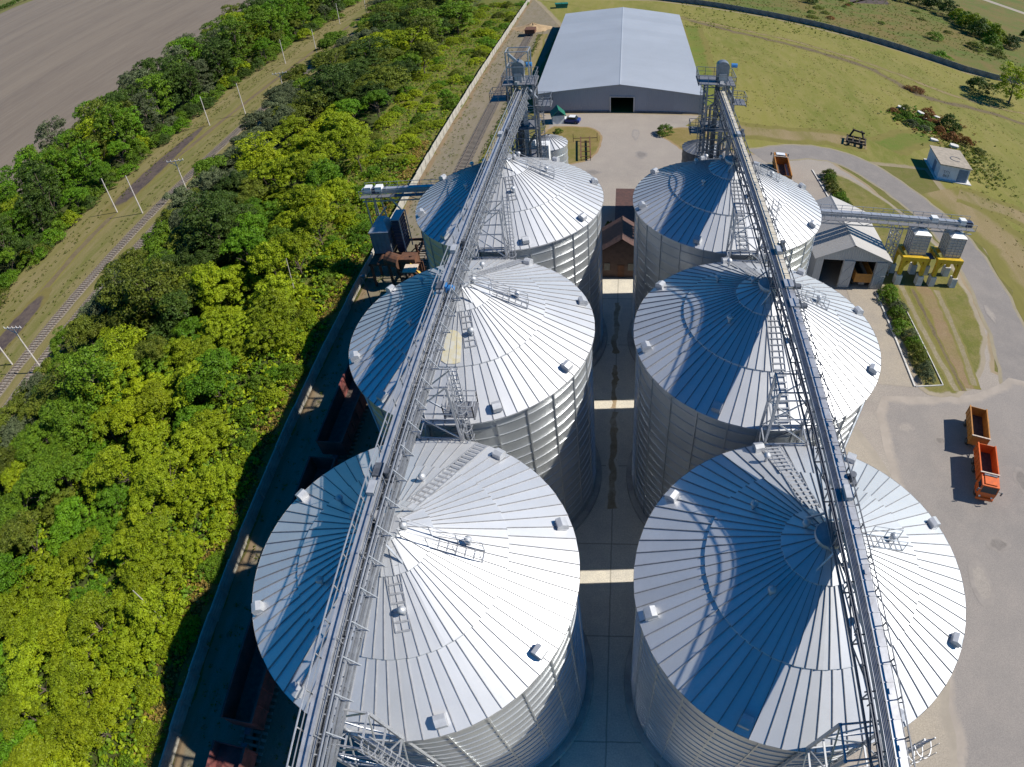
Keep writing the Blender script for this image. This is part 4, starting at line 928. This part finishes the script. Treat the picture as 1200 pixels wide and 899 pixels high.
for x in (-2, -1, 0, 1, 2):
    for y in (-1.6, 0, 1.6): b = B(); b.bar((x, y, .8), (x + .15, y - .3, 0), .07); b.build('tine', M['steel_dark'], t)
for x in (-1.5, 1.5):
    b = B(); b.tube((x - .1, -1.9, .45), (x + .1, -1.9, .45), .45, n=12); b.build('wheel', M['rubber'], t)
for i, (x, y, sx, sy, rz, lab) in enumerate(((70.3, 149.2, 2.4, 1.0, -.5, 'long white concrete slab at the far left of the rubble patch'), (74.5, 146.6, 1.7, 1.7, .6, 'squarish grey concrete lump in the middle of the rubble patch'), (78.7, 145.5, 1.9, .8, -.4, 'narrow white slab at the right of the rubble patch'), (74.0, 142.4, 1.1, .6, .2, 'smallest pale stone in the rubble patch'), (71.2, 129.6, 2.0, 1.0, -.1, 'white topped box beside the transformer hut'), (75.4, 127.2, 2.4, 1.2, -.1, 'long white slab leaning behind the transformer hut'))):
    b = B(); q = [(math.cos(a) * sx / 2 * (1.2 + random.uniform(-.15, .15)), math.sin(a) * sy / 2 * (1.2 + random.uniform(-.15, .15))) for a in (R(40), R(95), R(140), R(220), R(285), R(320))]
    b.prism(q, 0, .5 + .2 * (i % 2)); o = tag(b.build('concrete_slab', M['concrete_white']), lab, 'slab', 'concrete slabs near the hut'); o.location = (x, y, 0); o.rotation_euler = (R(6), R(5), rz)

# ------------------------------------------------------------------ plants
def leaves(cent, rad, per, size, flat=.75, up=.5, shell=.55):
    """leaf quads round clump centres: (vertices, faces) arrays"""
    V = []
    for c, r in zip(cent, rad):
        d = RNG.normal(size=(per, 3)); d /= np.linalg.norm(d, axis=1)[:, None]; d[:, 2] = np.abs(d[:, 2]) * 1.1 - .35
        p = c + d * (r * (shell + (1 - shell) * RNG.random((per, 1)))) * np.array([1, 1, flat])
        nrm = d + np.array([0, 0, up]) + RNG.normal(size=(per, 3)) * .45; nrm /= np.linalg.norm(nrm, axis=1)[:, None]
        a = np.cross(nrm, RNG.normal(size=(per, 3))); a /= np.linalg.norm(a, axis=1)[:, None]; bb = np.cross(nrm, a)
        s = size * (.6 + .8 * RNG.random((per, 1)))
        V.append(np.stack([p - a * s, p + bb * s * .62, p + a * s, p - bb * s * .62], 1))
    V = np.concatenate(V).reshape(-1, 3); n = len(V) // 4
    return V, np.arange(n * 4).reshape(n, 4)
def leafmesh(name, V, F, m):
    me = bpy.data.meshes.new(name); me.vertices.add(len(V)); me.vertices.foreach_set('co', V.ravel())
    me.loops.add(F.size); me.loops.foreach_set('vertex_index', F.ravel().astype(np.int32)); me.polygons.add(len(F))
    me.polygons.foreach_set('loop_start', np.arange(0, F.size, 4, dtype=np.int32)); me.polygons.foreach_set('loop_total', np.full(len(F), 4, dtype=np.int32))
    me.materials.append(m); me.update(calc_edges=True); me.validate(); return me
def crown(kind, seed):
    global RNG
    RNG = np.random.default_rng(seed)
    if kind == 'tree':      # unit: radius 3.2, top 8
        lob = RNG.normal(size=(11, 3)); lob /= np.linalg.norm(lob, axis=1)[:, None]; lob[:, 2] = np.abs(lob[:, 2]) * .9 - .25
        lc = lob * np.array([2.1, 2.1, 2.2]) * (.65 + .5 * RNG.random((11, 1))) + np.array([0, 0, 5.0])
        cent = []; rad = []
        for c in lc:
            lr = .9 + .7 * RNG.random()
            d = RNG.normal(size=(13, 3)); d /= np.linalg.norm(d, axis=1)[:, None]; d[:, 2] = np.abs(d[:, 2]) - .3
            cent += list(c + d * lr); rad += list(.42 + .4 * RNG.random(13))
        cent = np.array(cent); cent[:, 2] = np.maximum(cent[:, 2], 1.6)
        return leaves(cent, rad, 78, .105)
    if kind == 'tall':      # radius 3, top 11
        n = 150; z = 1.6 + 8.3 * RNG.random(n) ** .85; prof = 3.0 * np.sqrt(np.clip(1 - ((z - 5.6) / 5.6) ** 2, .05, 1))
        a = 2 * PI * RNG.random(n); r = prof * (.55 + .5 * RNG.random(n)) * (1 + .22 * np.sin(3 * a + z))
        cent = np.stack([r * np.cos(a), r * np.sin(a), z], 1); return leaves(cent, .5 + .5 * RNG.random(n), 48, .145)
    if kind == 'bush':      # radius 2.2, top 3
        n = 80; a = 2 * PI * RNG.random(n); q = np.sqrt(RNG.random(n)); r = 2.1 * q * (1 + .2 * np.sin(3 * a + seed))
        z = .5 + 1.9 * (1 - q ** 2) * (.55 + .6 * RNG.random(n)); return leaves(np.stack([r * np.cos(a), r * np.sin(a), z], 1), .35 + .35 * RNG.random(n), 42, .105)
    if kind == 'feather':   # compound-leaved, sumac like: long sprays
        n = 120; a = 2 * PI * RNG.random(n); q = np.sqrt(RNG.random(n)); r = 2.8 * q * (1 + .2 * np.sin(3 * a + seed) + .12 * np.sin(7 * a))
        z = 1.2 + 2.0 * (1 - q ** 2) + RNG.random(n) * 1.9
        return leaves(np.stack([r * np.cos(a), r * np.sin(a), z], 1), .35 + .4 * RNG.random(n), 72, .105, .45, .9)
def trunk(h, r, lean=.3, limbs=5, seed=0, spread=1.6):
    rr = random.Random(seed); b = B(); p = Vector((0, 0, -.05)); k = 4; pts = [p]
    for i in range(1, k + 1): pts.append(Vector((rr.uniform(-lean, lean) * i / k, rr.uniform(-lean, lean) * i / k, h * i / k)))
    for i in range(k): b.tube(pts[i], pts[i + 1], r * (1 - .2 * i), r * (1 - .2 * (i + 1)), 7, False)
    for j in range(limbs):
        s = pts[rr.randint(1, k - 1)]; a = 2 * PI * j / limbs + rr.uniform(-.3, .3); e = s + Vector((math.cos(a) * spread, math.sin(a) * spread, h * .35))
        b.tube(s, (s + e) / 2 + Vector((0, 0, .1)), r * .5, r * .35, 5, False); b.tube((s + e) / 2 + Vector((0, 0, .1)), e, r * .35, r * .1, 5, False)
    return b
LM = {'lime': leaf_mat('leaves_lime', (.19, .255, .006), .42, (.32, .36, .006), .5), 'mid': leaf_mat('leaves_mid_green', (.095, .175, .008), .42, (.18, .23, .008), .4),
      'dark': leaf_mat('leaves_dark_green', (.050, .092, .012), .42, (.10, .13, .010), .35), 'olive': leaf_mat('leaves_olive', (.10, .13, .012), .4, (.19, .20, .010), .45),
      'yellow': leaf_mat('leaves_yellowing', (.24, .30, .006), .36, (.40, .42, .008), .45), 'grey': leaf_mat('leaves_grey_green', (.10, .125, .055), .3, (.13, .13, .06), .3),
      'fresh': leaf_mat('leaves_fresh_green', (.085, .19, .006), .4, (.18, .28, .006), .45), 'straw': leaf_mat('leaves_straw', (.30, .21, .05), .35, (.38, .25, .05), .4), 'rust': leaf_mat('leaves_rusty', (.20, .085, .02), .4, (.28, .13, .03), .4)}
DESC = {'lime': 'bright yellow green', 'mid': 'mid green', 'dark': 'dark green', 'olive': 'dull olive green', 'yellow': 'yellowing', 'grey': 'grey green', 'fresh': 'fresh emerald green', 'rust': 'rusty brown'}
CR = {}
def crown_mesh(kind, hue, v):
    k = (kind, hue, v)
    if k not in CR:
        kk = (kind, v)
        if kk not in CR: CR[kk] = crown(kind, hash_(kind) + v * 17)
        V, F = CR[kk]; CR[k] = leafmesh('crown' if kind != 'bush' else 'foliage', V, F, LM[hue])
    return CR[k]
def hash_(s): return sum(ord(c) * (i + 3) for i, c in enumerate(s))
TR = {}
def trunk_mesh(kind, v):
    k = (kind, v)
    if k not in TR:
        h, r, l, n, sp = {'tree': (5.2, .16, .4, 6, 1.8), 'tall': (8.5, .2, .5, 7, 1.8), 'bush': (1.5, .06, .3, 5, 1.0), 'feather': (3.4, .09, .5, 7, 1.5)}[kind]
        TR[k] = trunk(h, r, l, n, v + hash_(kind), sp).data('trunk' if kind != 'bush' else 'stem', M['bark'])
    return TR[k]
def plant(kind, hue, x, y, s, label, cat, group, name, sz=None):
    t = thing(name, label, cat, (x, y, 0), random.uniform(0, 2 * PI), group)
    t.scale = (s * random.uniform(.9, 1.12), s * random.uniform(.9, 1.12), (sz or s) * random.uniform(.88, 1.15))
    v = random.randrange(4)
    link('crown' if kind != 'bush' else 'foliage', crown_mesh(kind, hue, v), t); link('trunk' if kind != 'bush' else 'stem', trunk_mesh(kind, v), t)
def scatter(x0f, x1f, y0, y1, dist, jitter=.45):
    out = []; y = y0; row = 0
    while y < y1:
        d = dist(y); x = x0f(y) + (d / 2 if row % 2 else 0)
        while x < x1f(y): out.append((x + random.uniform(-jitter, jitter) * d, y + random.uniform(-jitter, jitter) * d, d)); x += d
        y += d * .87; row += 1
    return out
def ip(pts):
    ys = [p[0] for p in pts]; xs = [p[1] for p in pts]; return lambda y: float(np.interp(y, ys, xs))
patch = lambda x, y, s, o=0: math.sin(x / s + o) * math.cos(y / (s * 1.3) + 1.7 * o) + .5 * math.sin((x + y) / (s * .45) + o)
LEFT = ip([(-20, -70), (0, -72), (30, -87), (60, -83), (90, -82), (120, -83.5), (165, -88.5), (300, -93)])
RIGHT = ip([(-20, -44), (10, -44.5), (35, -45.5), (60, -47), (90, -50), (120, -55), (170, -57), (300, -59)])
NP = 0; NAME = {'tree': 'rounded_tree', 'tall': 'tall_tree', 'feather': 'feathery_tree', 'bush': 'leafy_bush'}
for x, y, d in scatter(LEFT, RIGHT, -14, 262, lambda y: 4.15 + max(0, y - 25) * .02):
    if x - .5 * LEFT(y) < -60 + 0 and False: continue
    edge = RIGHT(y) - x; le = x - LEFT(y); q = patch(x, y, 9) + .6 * patch(x, y, 21, 3) + random.uniform(-.6, .6)
    if edge < 15 + .05 * max(0, 60 - y) * 3 and y < 135:
        hue = 'yellow' if q > .85 else 'lime' if q > -.35 else 'fresh' if q > -.85 else 'mid'
        kind = 'feather' if random.random() < .55 else 'tree'; s = random.uniform(.75, 1.05)
    elif le < 9:
        hue = 'grey' if q > .2 else 'olive' if q > -.7 else 'mid'; kind = 'tree'; s = random.uniform(.75, 1.)
    elif y > 60:
        hue = 'yellow' if q > 1.25 else 'lime' if q > 1.0 else 'mid' if q > .45 else 'olive' if q > -.25 else 'dark'; kind = random.choice(['tree', 'tall', 'tree']); s = random.uniform(.85, 1.25)
    else:
        hue = 'lime' if q > .8 else 'mid' if q > .2 else 'olive' if q > -.25 else 'fresh' if q > -.7 else 'dark'; kind = random.choice(['tree', 'tree', 'feather', 'tree', 'tall']); s = random.uniform(.8, 1.2)
    s *= d / 5.0 * 1.14; sz = min(s, 1.15) * (1.0 if y > 60 else .85)
    zone = 'near the white fence' if edge < 8 else 'beside the railway track' if le < 9 else 'amid the near belt'
    size = {'tree': 'rounded', 'tall': 'tall', 'feather': 'feathery low'}[kind]
    far = 'far ' if y > 120 else 'near '
    lab = '%s %s tree %s, %s part' % (size, DESC[hue], zone, {'far ': 'thinner far', 'near ': 'broad near'}[far])
    plant(kind, hue, x, y, s, lab, 'tree', lab, NAME[kind], sz); NP += 1
BL = ip([(-20, -148), (60, -148), (150, -150), (200, -152), (480, -158)]); BR = ip([(-20, -123), (80, -122), (110, -123), (160, -122), (200, -121), (480, -120)])
for x, y, d in scatter(BL, BR, 50, 440, lambda y: 6.2 + max(0, y - 60) * .011):
    q = patch(x, y, 14, 2) + random.uniform(-.5, .5)
    hue = random.choice(['lime', 'mid', 'mid', 'fresh']) if q > .85 else random.choice(['mid', 'fresh', 'dark', 'olive']) if q > -.2 else random.choice(['dark', 'dark', 'mid', 'grey'])
    e = BR(y) - x; kind = 'tall' if e > 7 else random.choice(['tree', 'bush', 'tree']); s = d / 6.0 * random.uniform(.9, 1.2) * (.75 if e < 7 else 1.05)
    if kind == 'bush': s *= 1.4
    lab = '%s %s %s of the belt beside the ploughed field' % ({'tall': 'tall', 'tree': 'rounded', 'bush': 'low'}[kind], DESC[hue], 'tree deep inside' if e > 7 else ('tree' if kind == 'tree' else 'bush') + ' at the railway edge')
    plant(kind, hue, x, y, s, lab, 'tree' if kind != 'bush' else 'bush', lab, NAME[kind]); NP += 1
for x, y, d in scatter(lambda y: -127.5, lambda y: -122, 50, 420, lambda y: 3.4 + y * .008):
    hue = random.choice(['mid', 'fresh', 'lime', 'mid', 'dark']); lab = 'low %s bush at the foot of the far tree belt' % DESC[hue]
    plant('bush', hue, x, y, d / 4.0 * random.uniform(.85, 1.3), lab, 'bush', lab, 'leafy_bush', d / 4.0 * random.uniform(.8, 1.4))
# shrubs between the belt and the fence
for x, y, d in scatter(lambda y: RIGHT(y) + 1, lambda y: -41.6, 2, 256, lambda y: 3.2 + y * .008):
    if y > 100 and random.random() < .25: continue
    if -52 < x < -48.5 and 120 < y < 240: continue
    hue = random.choice(['lime', 'fresh', 'lime', 'mid', 'yellow', 'lime']) if random.random() < .93 else 'olive'
    lab = 'low %s shrub between the near tree belt and the white fence' % DESC[hue]
    plant('bush', hue, x, y, d / 4.2 * random.uniform(.8, 1.1), lab, 'shrub', lab, 'leafy_shrub', random.uniform(.5, .85)); NP += 1
# shrub beds by the shed
for i, y in enumerate(np.arange(52, 69.5, 1.55)):
    plant('bush', random.choice(['olive', 'olive', 'grey', 'mid']), 38.4 + random.uniform(-.5, .5), y, random.uniform(.5, .68), 'olive shrub in the kerbed bed beside the shed approach', 'shrub', 'shrubs in the kerbed bed', 'leafy_shrub')
for i, y in enumerate(np.arange(93, 107, 1.8)):
    plant('bush', random.choice(['olive', 'mid']), 38.2 + random.uniform(-.6, .8), y, random.uniform(.5, .7), 'olive shrub in the bed along the road behind the shed', 'shrub', 'shrubs in the far bed', 'leafy_shrub')
# single plants
S1 = [('tall', 'yellow', 113.0, 167.5, 1.5, 'single bright yellow green tree standing by the grey fence', 1.1), ('bush', 'dark', 106, 174, 1.9, 'dark round tree beside the bright yellow one', 1.8),
      ('bush', 'dark', 79.2, 139, 1.15, 'small dark green tree at the edge of the rubble patch', 1.3), ('bush', 'mid', 8.0, 122.2, .75, 'small spreading bush on the corner of the dry lawn', .9),
      ('bush', 'mid', -14.0, 122.6, .4, 'tiny bush on the oval lawn', .4), ('bush', 'dark', 77.5, 275, 1.5, 'dark lone bush in the meadow beyond the grey fence', 1.3),
      ('bush', 'fresh', 107, 206, 2.0, 'pale green bush leaning over the grey fence', 1.2), ('bush', 'mid', 118, 236, 1.6, 'mid green bush in the meadow beyond the grey fence', 1.2), ('bush', 'olive', 134, 231, 1.8, 'broad olive bush in the meadow beyond the grey fence', 1.2), ('bush', 'olive', 141, 226, 1.6, 'olive bush nearest the distant hedge row', 1.3), ('bush', 'rust', 81, 166, 1.3, 'rusty weed clump beside the rutted track', .5), ('bush', 'rust', 77, 132, 1.0, 'rusty shrub behind the transformer hut', .7)]
for k, h, x, y, s, lab, sz in S1: plant(k, h, x, y, s, lab, 'tree' if k == 'tree' else 'bush', None, 'leafy_tree' if k == 'tree' else 'leafy_bush', sz)
for x, y, h in ((67, 146, 'rust'), (69, 143, 'mid'), (71, 140, 'fresh'), (68.5, 138, 'grey'), (71.5, 136, 'grey'), (74, 142, 'rust'), (76.5, 141.5, 'rust'), (73, 138.5, 'mid'), (75.5, 136, 'rust'), (80, 130, 'rust'), (82, 126, 'olive'), (70.5, 147.5, 'olive'), (77, 147.5, 'rust'), (66.5, 141, 'mid')):
    lab = '%s weed clump in the overgrown rubble patch' % DESC[h]; plant('bush', h, x, y, random.uniform(.6, .9), lab, 'bush', lab, 'leafy_bush', random.uniform(.4, .75))
for x, y, s in ((146, 300, 2.4), (149, 290, 2.6), (150, 281, 2.5), (150, 273, 2.6), (149, 264, 2.8), (148, 256, 2.6), (153, 250, 2.6), (156, 258, 2.4), (157, 268, 2.2), (141, 306, 2.2), (134, 310, 2.0), (158, 246, 2.2), (143, 235, 2.0), (182, 268, 2.6), (188, 262, 2.2), (124, 316, 2.0), (112, 325, 2.0), (60, 330, 2.2), (40, 322, 2)):
    plant('bush', random.choice(['lime', 'mid', 'mid', 'dark']), x, y, s, 'big rounded bush in the hedge row across the far meadow', 'bush', 'bushes of the far hedge row', 'leafy_bush', s * 1.1)
for k in range(26):
    x, y = random.uniform(30, 135), random.uniform(235, 330)
    if x * .62 + y < 275: continue
    plant('bush', random.choice(['olive', 'mid', 'rust']), x, y, random.uniform(.5, 1.1), 'small low bush scattered in the rough meadow beyond the grey fence', 'bush', 'low bushes in the rough meadow', 'leafy_bush', .4)
for x, y in ((-2.3, 83.5), (-2.8, 80.2)): plant('bush', 'fresh' if y < 82 else 'dark', x, y, .5, 'bright shrub beside the brown house' if y < 82 else 'dark shrub beside the flat roofed annex', 'shrub', None, 'leafy_shrub', .8)
# far wood on the horizon
RNG = np.random.default_rng(5); n = 900; u = RNG.random(n)
cent = np.stack([-2300 + 1700 * u + RNG.normal(size=n) * 25, 1380 + 220 * u + RNG.normal(size=n) * 25, 4 + 8 * RNG.random(n)], 1)
V, F = leaves(cent, 5 + 4 * RNG.random(n), 26, 2.2)
struct(link('distant_woodland', leafmesh('distant_woodland', V, F, LM['dark'])), 'stuff')
# weeds: thin leaf scatter on the weedy floor, around fences and along the siding
RNG = np.random.default_rng(11)
def weeds(name, n, fx, per=7, size=.12, hue='lime', r=.4):
    c = np.array([fx() for _ in range(n)]); V, F = leaves(c, .2 + r * RNG.random(n), per, size, .6); struct(link(name, leafmesh(name, V, F, LM[hue])), 'stuff')
weeds('undergrowth', 9000, lambda: (random.uniform(-90, -42), random.uniform(-14, 110), random.uniform(.2, 1.4)), 10, .2, 'mid')
weeds('undergrowth', 5000, lambda: (random.uniform(-76, -41), random.uniform(-14, 80), random.uniform(.2, 1.2)), 10, .2, 'lime')
weeds('undergrowth', 3500, lambda: (random.uniform(-57, -40), random.uniform(0, 250), .25), 9, .16, 'lime')
weeds('undergrowth', 2000, lambda: (random.uniform(-60, -40.5), random.uniform(-5, 250), .25), 9, .16, 'fresh')
weeds('rubble_weeds', 420, lambda: (random.gauss(72.5, 3.2), random.gauss(141.5, 3.6), random.uniform(.1, .5)), 12, .2, 'fresh', .5)
weeds('rubble_weeds', 260, lambda: (random.gauss(76, 4), random.gauss(139, 5), random.uniform(.1, .4)), 12, .18, 'rust', .5)
weeds('rubble_weeds', 420, lambda: (random.gauss(77, 3.5), random.gauss(122, 7), random.uniform(.05, .3)), 10, .18, 'olive', .5)
def tuft():
    while True:
        x, y = random.uniform(20, 138), random.uniform(60, 236)
        if y < 236 - (x - 20) * .45 and (y > 127 + 2 * math.sin(x) or x > 66) and math.sin(x * .21 + 1) * math.cos(y * .17) + .6 * math.sin(x * .5 + y * .33) > random.uniform(-1.1, .9): return (x, y, .03)
weeds('grass_tufts', 2600, tuft, 5, .11, 'olive', .3)
weeds('grass_tufts', 1600, tuft, 5, .11, 'straw', .3)
weeds('dry_weeds', 2600, lambda: (random.gauss(-42.2, 1.0), random.uniform(-10, 120), random.uniform(.1, .5)), 9, .13, 'straw', .3)
weeds('weeds', 1100, lambda: (random.uniform(-37.9, -33.4) if random.random() < .6 else random.uniform(-28.6, -26.6), random.uniform(-5, 210), .1), 6, .1, 'olive', .25)
weeds('weeds', 500, lambda: (random.gauss(-27.6, .35), random.uniform(80, 205), .1), 8, .12, 'dark', .3)
weeds('meadow_weeds', 2600, lambda: (random.uniform(20, 150), random.uniform(215, 330), .15), 5, .22, 'olive', .5)
weeds('verge_weeds', 1500, lambda: (random.uniform(-120, -114) if random.random() < .6 else random.uniform(-106, -101), random.uniform(40, 330), .1), 6, .14, 'olive', .3)

# ------------------------------------------------------------------ camera, light, world
cam = bpy.data.cameras.new('camera'); co = bpy.data.objects.new('camera', cam); COL.objects.link(co); SC.camera = co
cam.type = 'PANO'; cam.panorama_type = 'FISHEYE_LENS_POLYNOMIAL'; cam.fisheye_fov = R(178)
F0, K3 = 726.824, .0630
th = np.linspace(.02, .95, 60); rm = F0 * (th + K3 * th ** 3) * 36 / 1200
A = np.stack([rm, rm ** 2, rm ** 3, rm ** 4], 1); kk = np.linalg.lstsq(A, th, rcond=None)[0]
cam.sensor_width = 36; cam.fisheye_polynomial_k0 = 0
cam.fisheye_polynomial_k1, cam.fisheye_polynomial_k2, cam.fisheye_polynomial_k3, cam.fisheye_polynomial_k4 = [-float(v) for v in kk]
cam.shift_x = -118.844 / 1200
cam.clip_start = .1; cam.clip_end = 20000
pitch, yaw = .804, -.021
Fw = Vector((math.sin(yaw) * math.cos(pitch), math.cos(yaw) * math.cos(pitch), -math.sin(pitch))); Rt = Vector((math.cos(yaw), -math.sin(yaw), 0)); Up = Rt.cross(Fw)
co.matrix_world = Matrix(((Rt.x, Up.x, -Fw.x, 0), (Rt.y, Up.y, -Fw.y, 0), (Rt.z, Up.z, -Fw.z, 52.35), (0, 0, 0, 1)))

SUN_EL, SUN_AZ = R(43.5), R(3.4)          # azimuth from +x towards +y
sd = Vector((math.cos(SUN_EL) * math.cos(SUN_AZ), math.cos(SUN_EL) * math.sin(SUN_AZ), math.sin(SUN_EL)))
l = bpy.data.lights.new('sun', 'SUN'); l.energy = 5.0; l.angle = R(.53); l.color = (1, .95, .86); lo = bpy.data.objects.new('sun', l); COL.objects.link(lo)
lo.rotation_euler = sd.to_track_quat('Z', 'Y').to_euler(); lo.location = (60, 0, 90)
w = bpy.data.worlds.new('World'); SC.world = w; w.use_nodes = True; t = w.node_tree; bg = t.nodes['Background']
sky = t.nodes.new('ShaderNodeTexSky'); sky.sky_type = 'NISHITA'; sky.sun_disc = False; sky.sun_elevation = SUN_EL; sky.sun_rotation = PI / 2 - SUN_AZ
sky.air_density = 1.0; sky.dust_density = .1; sky.ozone_density = 6.0; sky.altitude = 300
hs = t.nodes.new('ShaderNodeHueSaturation'); hs.inputs['Saturation'].default_value = 2.7; t.links.new(sky.outputs[0], hs.inputs['Color'])
t.links.new(hs.outputs[0], bg.inputs[0]); bg.inputs[1].default_value = .078
SC.view_settings.view_transform = 'Standard'; SC.view_settings.look = 'None'; SC.view_settings.exposure = .47; SC.view_settings.gamma = 1
SC.render.engine = 'CYCLES'; SC.cycles.max_bounces = 6; SC.cycles.transparent_max_bounces = 4; SC.cycles.use_denoising = True
